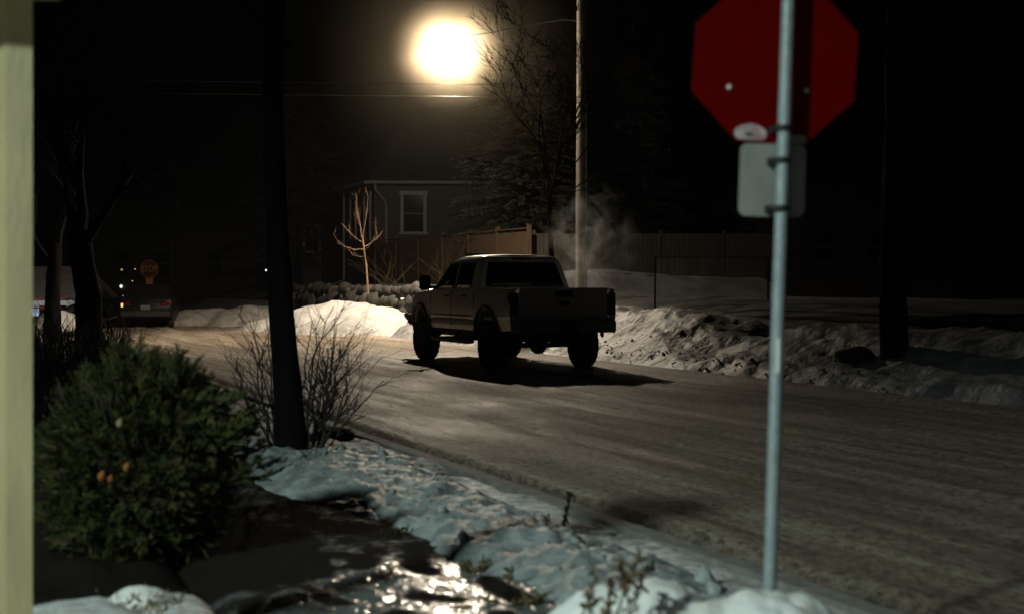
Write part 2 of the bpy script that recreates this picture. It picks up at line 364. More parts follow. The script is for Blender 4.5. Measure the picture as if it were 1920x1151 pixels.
def bank_z(n, s):
    c = 13.2 + .5*nz(s*.25, 1) + .9*ss(22, 16, s); c2 = 12.0 + .2*nz(s*.6, 7)
    h = (1.0 + .10*nz(s*.45, 2) + .08*nz(s*1.2, 3))*(.80 + .2*ss(16, 24, s))
    dip = 1 - .40*math.exp(-((s-21.2)/1.1)**2)
    up = ss(11.25, c, n); dn = 1 - .75*ss(c+.2, c+3.0, n)
    low = .22*math.exp(-((n-c2)/.35)**2)
    z = h*dip*(up**1.25)*dn + low*.6
    z += (.09*fr(n*1.6, s*1.1, 4, 5) + .035*fr(n*6, s*5, 9, 4))*ss(11.25, 11.8, n)
    return z*(1-ss(15.6, 16.6, n)*1.2) - .07*(1-ss(11.2, 11.4, n)) + .0
def bank_soil(n, s): return .26*math.exp(-((n-11.9-.2*nz(s*.8, 2))/.55)**2) + .14*fr(n*1.2, s*1.2, 3)
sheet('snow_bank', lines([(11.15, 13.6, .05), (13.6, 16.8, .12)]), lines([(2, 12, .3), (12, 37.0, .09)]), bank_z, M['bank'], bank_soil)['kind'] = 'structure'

# snow piles
# yard snow behind the bank, its dimness put into a dark grey colour
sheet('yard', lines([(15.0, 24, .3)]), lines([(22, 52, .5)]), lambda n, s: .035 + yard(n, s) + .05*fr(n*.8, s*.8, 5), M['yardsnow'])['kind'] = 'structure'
def pile(name, bumps, x0, x1, y0, y1, st, mat, label, rough=.06, fine=.022):
    mb = MB(); nx = int((x1-x0)/st)+1; ny = int((y1-y0)/st)+1
    def f(i, j):
        x = x0+i*st; y = y0+j*st
        z = 0
        for bx, by, rx, ry, h in bumps:
            q = ((x-bx)/rx)**2 + ((y-by)/ry)**2
            z = max(z, h*max(0, 1-q)**.9) if q < 1 else z
        e = min(1, z*4)
        return (x, y, z + (rough*fr(x*1.4, y*1.4, 3, 5) + fine*fr(x*11, y*11, 5, 6))*e - .05*(1-e))
    mb.grid(nx, ny, f); o = mb.build(name, mat, smooth='all'); return tag(o, label, 'snow pile')
pile('snow_pile', [(-5.25, 44.3, 2.6, 1.5, .98), (-3.9, 41.3, 1.9, 1.4, .86), (-4.5, 42.6, 2.2, 1.6, .78), (-6.8, 46, 2.2, 1.6, .6)], -9.2, -1.6, 39.4, 48, .10, M['pile'],
     'bright white snow pile with two humps in front of the rock wall', .07, .035)
pile('snow_pile', [(-9.3, 51.5, 2.0, 1.6, .75), (-11.2, 52.3, 2.4, 1.7, .62), (-13.2, 54, 2.6, 1.8, .52)], -16, -7, 49.5, 56, .16, M['dirty'],
     'long dirty grey snow ridge between the far parked car and the big dark trunk')
pile('snow_pile', [(-15.0, 47.0, 1.0, 1.4, .66), (-15.2, 46.8, 1.6, 1.6, .25)], -17.7, -13, 45.6, 49.2, .12, M['clean'],
     'pale cone shaped snow pile at far left beside the forked tree', .03)

# ------------------------------------------------------------------ street lamp on its utility pole, wires
base = at(1089, 535, 39.7); PX = base.x
t = empty('utility_pole', (PX, 39.7, .6), 0, 'tall weathered wooden utility pole with a conduit, standing behind the parked truck', 'utility pole')
mb = MB(); mb.tube([(0, 0, 0), (0, 0, 3), (.01, 0, 6), (.0, 0, 10.6)], [.150, .142, .130, .11], 16); mb.build('shaft', M['pole'], t, smooth=True)
mb = MB(); mb.tube([(.155, -.06, 0), (.15, -.06, 3), (.145, -.06, 6.2)], .028, 8); mb.build('conduit', M['galv'], t, smooth=True)
mb = MB(); mb.tube([(0, -.1, 9.9), (.9, -.1, 9.9)], .05, 6); mb.tube([(0, -.1, 9.9), (-.9, -.1, 9.9)], .05, 6); mb.build('crossarm', M['pole'], t)
t = empty('street_lamp', LAMP, 0, 'lit warm white street lamp hanging out over the street from the utility pole', 'street lamp')
mb = MB(); dx = PX - LAMP.x
mb.tube([(.06, 0, .08), (1.2, -.05, .22), (2.4, -.15, .45), (3.2, -.22, .55), (dx-.12, -.28, .50)], [.03]*5, 8); mb.build('arm', M['black'], t, smooth=True)
mb = MB(); mb.lathe([(.02, .12), (.04, .11), (.055, .06), (.058, 0), (.05, -.02)][::-1], 20); mb.build('housing', M['black'], t, smooth=True)
mb = MB(); mb.lathe([(.01, -.285), (.045, -.27), (.068, -.24), (.078, -.20), (.072, -.16), (.055, -.12), (.045, -.021)], 20); mb.build('lamp_glass', M['lampon'], t, smooth=True)
def wire(label, pts, r=.010):
    mb = MB(); P = []
    for (a, b) in zip(pts[:-1], pts[1:]):
        a = Vector(a); b = Vector(b)
        for k in range(16):
            u = k/16; p = a.lerp(b, u); p.z -= .10*4*u*(1-u)*(b-a).length/30; P.append(p)
    P.append(Vector(pts[-1])); mb.tube(P, r, 5); tag(mb.build('overhead_wire', M['cable']), label, 'wire', 'overhead wires crossing below the street lamp')
wire('lower overhead wire crossing just below the street lamp', [(-40, 38.2, 7.35), (PX-.14, 39.0, 6.62), (40, 39.6, 7.3)])
wire('upper overhead wire crossing close under the glow of the street lamp', [(-40, 38.0, 7.65), (PX-.15, 38.9, 6.95), (40, 39.6, 7.7)])

# ------------------------------------------------------------------ stop sign near the camera, seen from behind
SY = 5.3
b0 = at(1440, 1126, SY)
t = empty('stop_sign', (b0.x, SY, 0), 0, 'large red octagonal sign on a galvanised pole, seen from behind in the near foreground', 'stop sign')
lean = Matrix.Rotation(R(1.75), 3, 'Y')
zh = lambda py: CH + (HY-py)/F*SY
mb = MB(); mb.tube([lean @ Vector((-.004, 0, -.1)), lean @ Vector((-.004, 0, 1.5)), lean @ Vector((0, 0, 3.4))], .0248, 20); mb.build('pole', M['galv'], t, smooth=True)
roll = Matrix.Rotation(R(3.7), 3, 'Y')
def on_sign(px, py, dy=.075):                     # point on the back of the sign, in the thing's own space
    p = at(px, py, SY); return Vector((p.x-b0.x, dy, p.z))
def panel(outline, c, th, mat, name, dy, m=roll, bevel=.0):
    mb = MB(); mb.prism(outline, dy, dy+th, 'y'); mb.v = [tuple(m @ Vector(p) + Vector((c.x, 0, c.z))) for p in mb.v]
    return mb.build(name, mat, t, fix=True)
rr = .3085/math.cos(R(22.5))
oct_ = [(rr*math.cos(R(22.5+45*k)), rr*math.sin(R(22.5+45*k))) for k in range(8)]
cs = on_sign(1461, 110); pz = panel(oct_, cs, .004, M['red'], 'sign_panel', .085)
def rrect(wd, ht, r, n=6):
    out = []
    for cx, cy, a in ((wd/2-r, ht/2-r, 0), (-wd/2+r, ht/2-r, 90), (-wd/2+r, -ht/2+r, 180), (wd/2-r, -ht/2+r, 270)):
        for k in range(n+1): q = R(a+90*k/n); out.append((cx+r*math.cos(q), cy+r*math.sin(q)))
    return out
roll2 = Matrix.Rotation(R(1.9), 3, 'Y')
panel(rrect(.247, .274, .028), on_sign(1454, 336), .004, M['plate'], 'small_panel', .070, roll2)
def clamp(px, py, wpx, th=.03):
    c = on_sign(px, py); mb = MB(); wd = wpx/F*SY
    mb.lathe([(.030, -.011), (.034, -.008), (.034, .008), (.030, .011)], 18, None, (c.x, 0, c.z))
    mb.box((c.x, .052, c.z), (wd, .03, .026)); mb.box((c.x, .036, c.z), (wd*.8, .02, .018))
    mb.tube([(c.x+wd*.42, .03, c.z), (c.x+wd*.42, .078, c.z)], .008, 8); mb.tube([(c.x-wd*.42, .03, c.z), (c.x-wd*.42, .078, c.z)], .008, 8)
    mb.build('clamp', M['black'], t)
clamp(1468, 241, 40); clamp(1465, 301, 42); clamp(1461, 391, 44)
# sticker, reflected highlight painted round a hole, and bolt ends on the red panel
mb = MB(); c = on_sign(1500, 258)
mb.prism(rrect(.081, .031, .005, 3), .0815, .0848, 'y'); mb.v = [tuple(roll2 @ Vector(p) + Vector((c.x, 0, c.z))) for p in mb.v]
o = mb.build('sticker', M['plate'], t, fix=True); o['label'] = 'pale rectangular sticker at the lower edge'
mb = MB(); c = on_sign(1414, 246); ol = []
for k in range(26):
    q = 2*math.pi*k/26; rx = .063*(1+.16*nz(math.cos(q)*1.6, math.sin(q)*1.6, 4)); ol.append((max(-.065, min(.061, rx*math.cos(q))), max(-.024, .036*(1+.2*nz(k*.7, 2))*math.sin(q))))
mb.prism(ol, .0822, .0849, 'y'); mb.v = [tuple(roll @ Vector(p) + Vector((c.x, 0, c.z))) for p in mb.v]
sp = mb.build('highlight_patch', M['pink'], t, fix=True); sp['label'] = 'pale pinkish highlight painted on at the lower left corner'
mb = MB(); c = on_sign(1411, 248); mb.prism([(.018*math.cos(R(20*k)), .010*math.sin(R(20*k))) for k in range(18)], .080, .0821, 'y')
mb.v = [tuple(Vector(p) + Vector((c.x, 0, c.z))) for p in mb.v]; mb.build('hole', M['grey'], sp, fix=True)
for px, py in ((1373, 158), (1521, 164)):
    mb = MB(); c = on_sign(px, py); mb.lathe([(.009, 0), (.009, .006), (.005, .009)], 10, Matrix.Rotation(R(90), 3, 'X'), (c.x, .0845, c.z)); mb.build('bolt', M['white'], t)
mb = MB(); z0, z1 = zh(697), zh(634)
mb.grid(6, 2, lambda i, j: lean @ Vector((  .0258*math.sin(R(-62+i*13)), -.0258*math.cos(R(-62+i*13)), (z0, z1)[j]))); mb.build('sticker', M['white'], t)['label'] = 'white vertical sticker halfway up the pole'

# ------------------------------------------------------------------ porch post at the left edge
t = empty('porch_post', (0, 0, 0), 0, 'cream painted wooden porch post at the left edge of the picture', 'post')
PY = 5.2; xr = (61-HX)/F*PY; xc = (11-HX)/F*PY
cx = xc; ang = R(14)
mb = MB(); u = Vector((math.cos(ang), math.sin(ang)*.6, 0)); wd = .1; a_ = Vector((xc, PY, 0)); b_ = a_ + Vector((xr-xc, .012, 0)); d_ = Vector((-.11, .055, 0))
poly = [a_, b_, b_+d_, a_+d_]
def postm(poly, z0, z1): return [(p.x, p.y, z0) for p in poly] + [(p.x, p.y, z1) for p in poly]
mb.add(postm(poly, 0, 2.78), [(0, 1, 2, 3), (7, 6, 5, 4), (0, 4, 5, 1), (1, 5, 6, 2), (2, 6, 7, 3), (3, 7, 4, 0)]); mb.build('shaft', M['post'], t, bevel=.004)
mb = MB(); mb.box((-1.94, 5.11, 2.665), (.52, .38, .25)); mb.build('shade_block', M['post'], t)  # unseen block added above the frame to shade the post top

# ------------------------------------------------------------------ trees, shrubs and plants
def grow(mb, p, d, L, r, depth, rng, kink=.25, up=.06, split=(2, 3), shrink=.68, spread=.6, side=5, minr=.004, seg=5):
    pts = [p.copy()]; rad = [r]; q = p.copy(); dd = d.copy()
    for k in range(seg):
        dd = (dd + Vector((rng.gauss(0, kink), rng.gauss(0, kink), rng.gauss(0, kink)+up))*.4).normalized()
        q = q + dd*L/seg; pts.append(q.copy()); rad.append(max(minr*.7, r*(1-.45*(k+1)/seg)))
    mb.tube(pts, rad, side if r > .03 else 4, cap=False)
    if depth <= 0: return
    for k in range(rng.randint(*split)+ (1 if depth < 3 else 0)):
        i = rng.randint(max(1, seg-3), seg); a = Vector((rng.gauss(0, 1), rng.gauss(0, 1), rng.gauss(0, .6)))
        nd = (dd + a.normalized()*spread*rng.uniform(.7, 1.3)).normalized()
        grow(mb, pts[i], nd, L*shrink*rng.uniform(.75, 1.15), max(minr, rad[i]*.66), depth-1, rng, kink, up, split, shrink, spread, side, minr, max(3, seg-1))
def trunk_mesh(pts, rad, sides=18, rough=.20, seed=0):
    mb = MB(); P = []; RR = []
    for (a, ra), (b, rb) in zip(zip(pts, rad), zip(pts[1:], rad[1:])):
        n = max(3, int((Vector(b)-Vector(a)).length/.12))
        for k in range(n): P.append(Vector(a).lerp(Vector(b), k/n)); RR.append(ra+(rb-ra)*k/n)
    P.append(Vector(pts[-1])); RR.append(rad[-1]); mb.tube(P, RR, sides)
    mb.v = [(v[0]+rough*RR[min(i//sides, len(RR)-1)]*fr(v[0]*9, v[1]*9+seed, v[2]*1.5), v[1]+rough*RR[min(i//sides, len(RR)-1)]*fr(v[0]*9+5, v[1]*9, v[2]*1.5+seed), v[2]) for i, v in enumerate(mb.v)]
    return mb
def bare_tree(loc, tpts, trad, crown, label, mat='bark', seed=1, group=None, cat='tree', name='bare_tree', mn=.006):
    rng = random.Random(seed); t = empty(name, loc, 0, label, cat, group)
    trunk_mesh(tpts, trad, seed=seed).build('trunk', M[mat], t, smooth='all')
    mb = MB()
    for (p, d, L, r, dep) in crown: grow(mb, Vector(p), Vector(d).normalized(), L, r, dep, rng, minr=mn)
    if crown: mb.build('branches', M[mat], t)
    return t
# the big dark trunk left of centre
TX = (543-HX)/F*12.5
bare_tree((TX, 12.5, -.02), [(.05, 0, -.05), (.03, 0, .05), (-.005, 0, .35), (-.03, 0, .8), (-.065, 0, 1.25), (-.11, 0, 2.0), (-.15, 0, 3.4), (-.1, 0, 4.6)], [.23, .155, .130, .117, .103, .098, .09, .08],
          [((0, 0, 4.4), (.5, .1, .9), 1.6, .08, 3), ((0, 0, 4.4), (-.6, 0, .8), 1.6, .07, 3), ((-.03, 0, 3.6), (-.5, .5, .6), 1.4, .05, 3)],
          'thick dark tree trunk left of centre, with bare shoots round its foot', seed=4)
def stems(loc, spec, label, seed, mat='twig', name='bare_shrub', cat='shrub', r=.010, sub=8):
    rng = random.Random(seed); mb = MB()
    for (bx, by, tx, tz, ty) in spec:
        a = Vector((bx, by, 0)); b = Vector((tx, ty, tz)); P = []; rad = []
        bow = Vector((rng.uniform(-.08, .08), rng.uniform(-.08, .08), 0)); n = 9
        for k in range(n+1):
            u = k/n; p = a.lerp(b, u) + bow*4*u*(1-u)*tz + Vector((rng.gauss(0, .012), rng.gauss(0, .012), 0)); P.append(p); rad.append(r*(1.15-.8*u))
        mb.tube(P, rad, 5)
        for k in range(sub):
            i = rng.randint(2, n-1); d = (b-a).normalized() + Vector((rng.choice((-1, 1))*rng.uniform(.4, 1.1), rng.gauss(0, .5), rng.uniform(-.2, .5)))
            grow(mb, P[i], d.normalized(), rng.uniform(.15, .42)*tz**.5, rad[i]*.65, 1, rng, minr=.0016, seg=4)
    o = mb.build(name, M[mat]); o.location = loc; return tag(o, label, cat)
rng = random.Random(11); sp = []
def px_m(px, Y=12.7): return (px-HX)/F*Y
for bx, tx, ty in ((520, 470, 600), (515, 445, 668), (522, 500, 595), (518, 480, 640), (512, 462, 690), (524, 505, 640), (585, 622, 575), (580, 640, 610), (590, 655, 625), (578, 600, 590), (595, 690, 690), (600, 660, 660), (588, 618, 640), (575, 590, 600), (610, 612, 650), (592, 635, 690), (604, 628, 598), (572, 606, 630), (583, 678, 655), (611, 720, 715)):
    z = CH + (HY-ty)/F*12.6; sp.append((px_m(bx)-TX, rng.uniform(-.1, .25), px_m(tx)-TX, max(.3, z), rng.uniform(-.25, .35)))
stems((TX, 12.55, 0), sp, 'bare twiggy shoots growing up around the foot of the thick dark trunk', 5)
# forked tree at far left and its neighbour
bare_tree(at(163, 0, 27)*Vector((1, 1, 0)) if False else Vector(((165-HX)/F*27, 27, 0)), [(.08, 0, 0), (.03, 0, .6), (0, 0, 1.3), (-.10, 0, 1.9), (-.18, 0, 2.5)], [.34, .25, .22, .22, .2],
          [((-.18, 0, 2.4), (-.5, .1, .9), 1.9, .13, 4), ((-.1, 0, 2.2), (.7, .1, .9), 1.8, .12, 4), ((-.16, 0, 2.4), (.05, .4, 1), 2.0, .12, 4)], 'dark forked tree at the left, nearest to the porch post', seed=8)
bare_tree(Vector(((98-HX)/F*38, 38, 0)), [(0, 0, 0), (0, 0, 1.0), (.06, 0, 2.0), (.1, 0, 2.6)], [.26, .2, .18, .16],
          [((.1, 0, 2.55), (.25, 0, 1), 1.9, .155, 4), ((.05, 0, 1.9), (-.7, .2, .8), 1.7, .1, 4)], 'slim dark tree at far left in front of the house with red trim', seed=9)
bare_tree(Vector(((321-HX)/F*56, 56, 0)), [(0, 0, 0), (0, 0, 1.5), (0, 0, 3.4)], [.2, .17, .14], [((0, 0, 3.3), (.3, 0, 1), 2, .09, 3), ((0, 0, 3), (-.5, 0, 1), 2, .08, 3)], 'slim dark trunk just right of the far parked car', seed=10)
# right hand trunk on the bank
bare_tree(Vector(((1676-HX)/F*20.7, 20.7, .28)), [(0, 0, -.3), (0, 0, .3), (.0, 0, 1.4), (.02, 0, 3), (.05, 0, 5.2)], [.24, .20, .185, .175, .15],
          [((.05, 0, 5.0), (.4, 0, 1), 2, .1, 3), ((.03, 0, 4.6), (-.6, 0, .9), 2, .09, 3)], 'thick black trunk standing in the snow bank at the right', seed=12)
# bare tree behind the truck whose branches reach towards the lamp
bare_tree(Vector((1.05, 36.6, .55)), [(0, 0, -.2), (0, 0, 1.2), (-.08, 0, 2.5), (-.1, 0, 3.6)], [.09, .07, .06, .05],
          [((-.1, 0, 3.5), (-.15, -.5, .8), 2.0, .034, 5), ((-.1, 0, 3.3), (.6, -.5, .7), 2.0, .028, 5), ((-.1, 0, 3.4), (.1, -.75, .6), 2.9, .034, 5), ((-.1, 0, 3.2), (.2, -.85, .65), 2.9, .034, 5), ((-.1, 0, 3.5), (.25, -.5, .9), 2.8, .034, 5), ((-.1, 0, 3.5), (-.1, .1, 1), 2.2, .028, 5), ((-.1, 0, 2.9), (.7, -.2, .6), 1.8, .028, 5), ((-.1, 0, 3.2), (-.3, -.9, .5), 1.9, .028, 5), ((-.1, 0, 3.4), (.3, -.9, .7), 2.0, .028, 5)],
          'bare twiggy tree rising behind the truck beside the utility pole', 'bark', seed=21, mn=.006)
# young tree in front of the rock wall
YT = 44.6
t = empty('young_tree', at(692, 535, YT)*Vector((1, 1, 0)) + Vector((0, 0, .3)), 0, 'slender young tree with an orange brown stem standing behind the bright snow pile', 'tree')
mm = lambda px, py: Vector(((px-692)/F*YT, 0, CH - .3 + (HY-py)/F*YT))
mb = MB(); mb.tube([mm(692, 600), mm(691, 560), mm(687, 500), mm(681, 455), mm(680, 440)], [.036, .032, .028, .023, .018], 8); mb.build('trunk', M['sapling'], t, smooth=True)
rng = random.Random(3); mb = MB()
for a, b, dy in (((681, 458), (665, 375), .2), ((680, 445), (692, 372), -.3), ((681, 455), (640, 418), .3), ((682, 468), (634, 452), -.4), ((683, 462), (716, 432), .3), ((683, 480), (648, 468), .5), ((680, 446), (672, 400), -.6), ((684, 470), (705, 450), -.5)):
    A = mm(*a); B = mm(*b); B.y = dy; P = []
    for k in range(7):
        u = k/6; P.append(A.lerp(B, u) + Vector((0, 0, -.10*math.sin(u*3.14)*(1 if abs(B.x-A.x) > .4 else .2))) + Vector((rng.gauss(0, .012), 0, rng.gauss(0, .012))))
    mb.tube(P, [.013-.0014*k for k in range(7)], 5)
    for q in range(2):
        i = rng.randint(2, 6); grow(mb, P[i], (B-A).normalized() + Vector((rng.gauss(0, .5), rng.gauss(0, .5), .4)), rng.uniform(.2, .45), .005, 1, rng, minr=.0028, seg=3)
mb.build('branches', M['sapling'], t)

# conifer behind the utility pole
def conifer(loc, H, Rm, n, label, seed, leaf=.20, group=None):
    rng = random.Random(seed); t = empty('conifer', loc, 0, label, 'tree', group)
    mb = MB(); mb.tube([(0, 0, 0), (0, 0, H*.5), (0, 0, H)], [.2, .12, .02], 9); mb.build('trunk', M['bark'], t)
    cr = MB()
    for i in range(n):
        u = rng.random()**.8; z = H*(.22 + .78*u); L = Rm*(1-u)**.6*rng.uniform(.35, 1.25)+.25; a = rng.uniform(0, 6.283)
        d = Vector((math.cos(a), math.sin(a), rng.uniform(-.25, .12))); P = [Vector((0, 0, z))]
        for k in range(6): P.append(P[-1] + (d + Vector((0, 0, -.05*k+.05)))*L/6)
        cr.tube(P, [.022, .02, .016, .012, .009, .006, .004], 3, cap=False)
        for k in range(1, 7):
            m_ = 11
            for q in range(m_):
                b = P[k-1].lerp(P[k], rng.random()); s = rng.choice((-1, 1)); side = Vector((-d.y, d.x, 0))
                v = (side*s*rng.uniform(.4, 1) + d*rng.uniform(.2, .9) + Vector((0, 0, rng.uniform(-.7, .25)))).normalized()*leaf*rng.uniform(.5, 1.2)
                wv = v.cross(Vector((rng.gauss(0, 1), rng.gauss(0, 1), rng.gauss(0, 1)))).normalized()*leaf*.10
                cr.add([b-wv*.6, b+wv*.6, b+v*.6+wv, b+v, b+v*.6-wv], [(0, 1, 2, 3, 4)])
    cr.build('crown', M['conifer'], t); return t
conifer(at(978, 535, 52)*Vector((1, 1, 0)) + Vector((0, 0, 1.4)), 9.2, 2.6, 620, 'shaggy conifer faintly lit between the street lamp and the utility pole', 31)
conifer(at(1190, 535, 62)*Vector((1, 1, 0)) + Vector((0, 0, 1.4)), 10, 2.6, 160, 'dark conifer in the gloom right of the utility pole', 32, .4)
conifer(at(560, 535, 72)*Vector((1, 1, 0)) + Vector((0, 0, .5)), 11, 3, 160, 'dark conifer behind the left side of the grey house', 33, .4)
# feathery juniper bush at left
def spray(mb, b, d, L, rng, leaves=18, lw=.006):
    up = Vector((0, 0, 1)); side = d.cross(up)
    if side.length < .1: side = Vector((1, 0, 0))
    side.normalize(); side = Matrix.Rotation(rng.uniform(-1.2, 1.2), 3, d) @ side
    P = [b]
    dd = d.copy()
    for k in range(5):
        dd = (dd + Vector((rng.gauss(0, .12), rng.gauss(0, .12), rng.gauss(0, .1)+.04))).normalized(); P.append(P[-1]+dd*L/5)
    mb.tube(P, [.0035, .003, .0025, .002, .0015, .001], 3, cap=False)
    for k in range(leaves):
        u = k/leaves*.95+.05; i = min(4, int(u*5)); p = P[i].lerp(P[i+1], u*5-i); s = 1 if k % 2 else -1
        v = (dd*.8 + side*s*rng.uniform(.4, .8) + up*rng.uniform(-.1, .25)).normalized()*L*(.52-.36*u)*rng.uniform(.7, 1.2)
        wv = v.cross(Vector((rng.gauss(0, 1), rng.gauss(0, 1), rng.gauss(0, 1)))).normalized()*lw
        mb.add([p-wv*.5, p+wv*.5, p+v*.55+wv, p+v, p+v*.55-wv], [(0, 1, 2, 3, 4)])
BX, BY = (262-HX)/F*7.7, 7.7
t = empty('juniper_bush', (BX, BY, 0), 0, 'dense feathery green juniper bush beside the porch post', 'bush')
rng = random.Random(17); cr = MB(); st_ = MB(); dead = MB()
def bush_r(az, el): return 1 + .13*nz(math.cos(az)*1.7, math.sin(az)*1.7, el*1.5) + .08*nz(math.cos(az)*4, math.sin(az)*4, el*4)
for i in range(3300):
    az = rng.uniform(0, 6.283); el = math.asin(rng.uniform(-.75, 1)); f = bush_r(az, el)*(rng.uniform(.55, 1) if i % 3 else rng.uniform(.9, 1.03))
    p = Vector((.46*math.cos(az)*math.cos(el)*f, .46*math.sin(az)*math.cos(el)*f, .50 + .58*math.sin(el)*f))
    if p.z < .04: continue
    d = (Vector((math.cos(az)*math.cos(el), math.sin(az)*math.cos(el), math.sin(el)*.8+.15)) + Vector((rng.gauss(0, .5), rng.gauss(0, .5), rng.gauss(0, .45)))).normalized()
    spray(cr if i % 17 else dead, p, d, rng.uniform(.07, .15), rng, 30, .0024)
for k in range(14):                                # looser arms, right and top
    az = rng.uniform(-.9, .9); base = Vector((.42*math.cos(az), .4*math.sin(az), rng.uniform(.35, .85))); d = Vector((1, .2*rng.gauss(0, 1), rng.uniform(.1, .7))).normalized()
    for q in range(9): spray(cr, base + d*.035*q, (d+Vector((rng.gauss(0, .35), rng.gauss(0, .35), rng.gauss(0, .35)))).normalized(), rng.uniform(.09, .15), rng)
for k in range(26):
    az = rng.uniform(0, 6.283); d = Vector((math.cos(az)*.45, math.sin(az)*.45, rng.uniform(.55, 1.05)))
    st_.tube([(0, 0, 0), d*.35+Vector((0, 0, .06)), d*.7, d*.98], [.016, .012, .008, .004], 6)
cr.build('foliage', M['bush'], t); dead.build('dead_foliage', M['deadspray'], t)['label'] = 'brown dead sprays among the green'; st_.build('stems', M['bark2'], t)
for px, py, s_, lb in ((190, 893, .036, 'orange dead leaf low in the juniper bush, the left of a pair'), (237, 876, .032, 'orange dead leaf in the juniper bush, the upper right of a pair'), (207, 898, .028, 'small orange dead leaf hanging below the pair in the juniper bush'), (224, 793, .03, 'pale tan dead leaf caught in the middle of the juniper bush')):
    mb = MB(); c = at(px, py, 7.08); a = Vector((.35, -.3, .9)).normalized(); sd = Vector((.9, .2, -.3)).normalized(); nrm = a.cross(sd)
    mb.grid(7, 5, lambda i, j: c + a*s_*(i/6-.5)*1.6 + sd*s_*.55*math.sin(math.pi*min(.97, i/6+.04))*(j-2)/2 + nrm*s_*.18*((j-2)/2)**2 + nrm*s_*.2*(i/6)**2)
    o = mb.build('dead_leaf', M['leaf'] if px != 224 else M['hay'], smooth='all'); tag(o, lb, 'leaf', 'dead leaves caught in the juniper bush')
    sm = o.modifiers.new('thickness', 'SOLIDIFY'); sm.thickness = .0015
# low dark hedge and brush left of the street, behind the bush
rng = random.Random(23); mb = MB()
for i in range(900):
    Y = rng.uniform(14, 30); x = (rng.uniform(-30, 232)-HX)/F*Y; p = Vector((x, Y, 0)); h_ = rng.uniform(.3, .75)
    grow(mb, p, Vector((rng.gauss(0, .35), rng.gauss(0, .35), 1)).normalized(), h_, .008, 1, rng, minr=.004, seg=3)
tag(mb.build('brush', M['twig']), 'tangled dark brush left of the street behind the juniper bush', 'brush', kind='stuff')
# dry weeds standing in the snow ridge
def weed(px, py, Y, h, label, seed, head=True, lean=0, bushy=False):
    rng = random.Random(seed); mb = MB(); c = at(px, py, Y); z0 = c.z
    for k in range(9 if bushy else rng.randint(2, 3)):
        a = Vector((rng.gauss(0, .02), rng.gauss(0, .02), -.05)); b = Vector((lean*h+rng.gauss(0, .10 if not bushy else .6)*h, rng.gauss(0, .1)*h, h*rng.uniform(.6, 1.05)*(1 if not bushy else .7)))
        P = [a.lerp(b, u/5) + Vector((rng.gauss(0, .006), 0, 0)) + Vector((0, 0, .15*h*math.sin(u/5*3.14)*(.6 if bushy else .1))) for u in range(6)]; mb.tube(P, [.0055, .005, .0046, .004, .0035, .003], 4)
        for q in range(26 if head else 14):
            u = rng.uniform(.5, 1) if head else rng.uniform(.2, 1); p = a.lerp(b, u); v = Vector((rng.gauss(0, 1), rng.gauss(0, 1), rng.gauss(0, 1)+.8)).normalized()*rng.uniform(.015, .045)
            wv = v.cross(Vector((rng.gauss(0, 1), rng.gauss(0, 1), rng.gauss(0, 1)))).normalized()*.009
            mb.add([p-wv, p+wv, p+v+wv*.7, p+v-wv*.7], [(0, 1, 2, 3)])
    o = mb.build('dry_weed', M['weed']); o.location = c; return tag(o, label, 'weed', 'dry weeds standing in the roadside snow')
weed(1048, 1015, 8.5, .28, 'dry weed with a feathery top by the kerb, farthest of the weeds', 51, lean=.25)
weed(1168, 1165, 5.2, .29, 'single dry seed head on a tall stalk leaning right, left of the sign pole', 52, lean=.22)
weed(1102, 1165, 5.25, .22, 'tangled dry weed in the snow just left of the tall seed head', 53, head=False)
weed(1140, 1168, 5.2, .21, 'short dry weed stalk between the tangled weed and the tall seed head', 54, head=False)
weed(886, 1090, 7.1, .16, 'low spreading brown weed tuft in the middle of the snow ridge', 55, False, bushy=True)
weed(957, 1120, 6.8, .19, 'thin upright dry weed right of the low brown tuft', 56, False)
weed(985, 1150, 6.4, .13, 'low flattened brown weed at the bottom edge of the picture', 57, False, bushy=True)
weed(770, 1020, 8.2, .14, 'small dry sprig lying in the snow ridge, leftmost of the weeds', 58, False, bushy=True)
weed(1020, 990, 8.8, .12, 'tiny dry sprig just left of the feathery topped weed', 59, False, lean=.3)
# dry grass tuft at the bottom left
rng = random.Random(61); mb = MB(); c = at(265, 1140, 6.45)
for i in range(420):
    a = c + Vector((rng.gauss(0, .055), rng.gauss(0, .05), 0)); d = Vector((rng.gauss(0, .5), rng.gauss(0, .5), rng.uniform(.2, 1))).normalized()*rng.uniform(.05, .13); wv = Vector((-d.y, d.x, .01)).normalized()*.003
    mb.add([a-wv, a+wv, a+d*.6+wv, a+d+Vector((0, 0, -.02)), a+d*.6-wv], [(0, 1, 2, 3, 4)])
tag(mb.build('grass_tuft', M['hay']), 'dry straw coloured grass tuft at the bottom left in a patch of snow', 'grass')
pile('snow_pile', [((265-HX)/F*6.5, 6.5, .24, .2, .13), ((210-HX)/F*6.5, 6.35, .2, .15, .08)], (265-HX)/F*6.5-.42, (265-HX)/F*6.5+.36, 6.15, 6.85, .02, M['clean'], 'small patch of snow under the straw coloured grass tuft', .015)
pile('snow_pile', [((1400-HX)/F*5.15, 5.15, .42, .36, .375), ((1490-HX)/F*5.2, 5.2, .26, .3, .33), ((1260-HX)/F*5.5, 5.5, .42, .3, .29), ((1130-HX)/F*5.6, 5.6, .40, .3, .24)], -.05, 1.55, 4.7, 6.1, .018, M['clean'], 'rounded white snow mound at the foot of the near sign pole', .085)

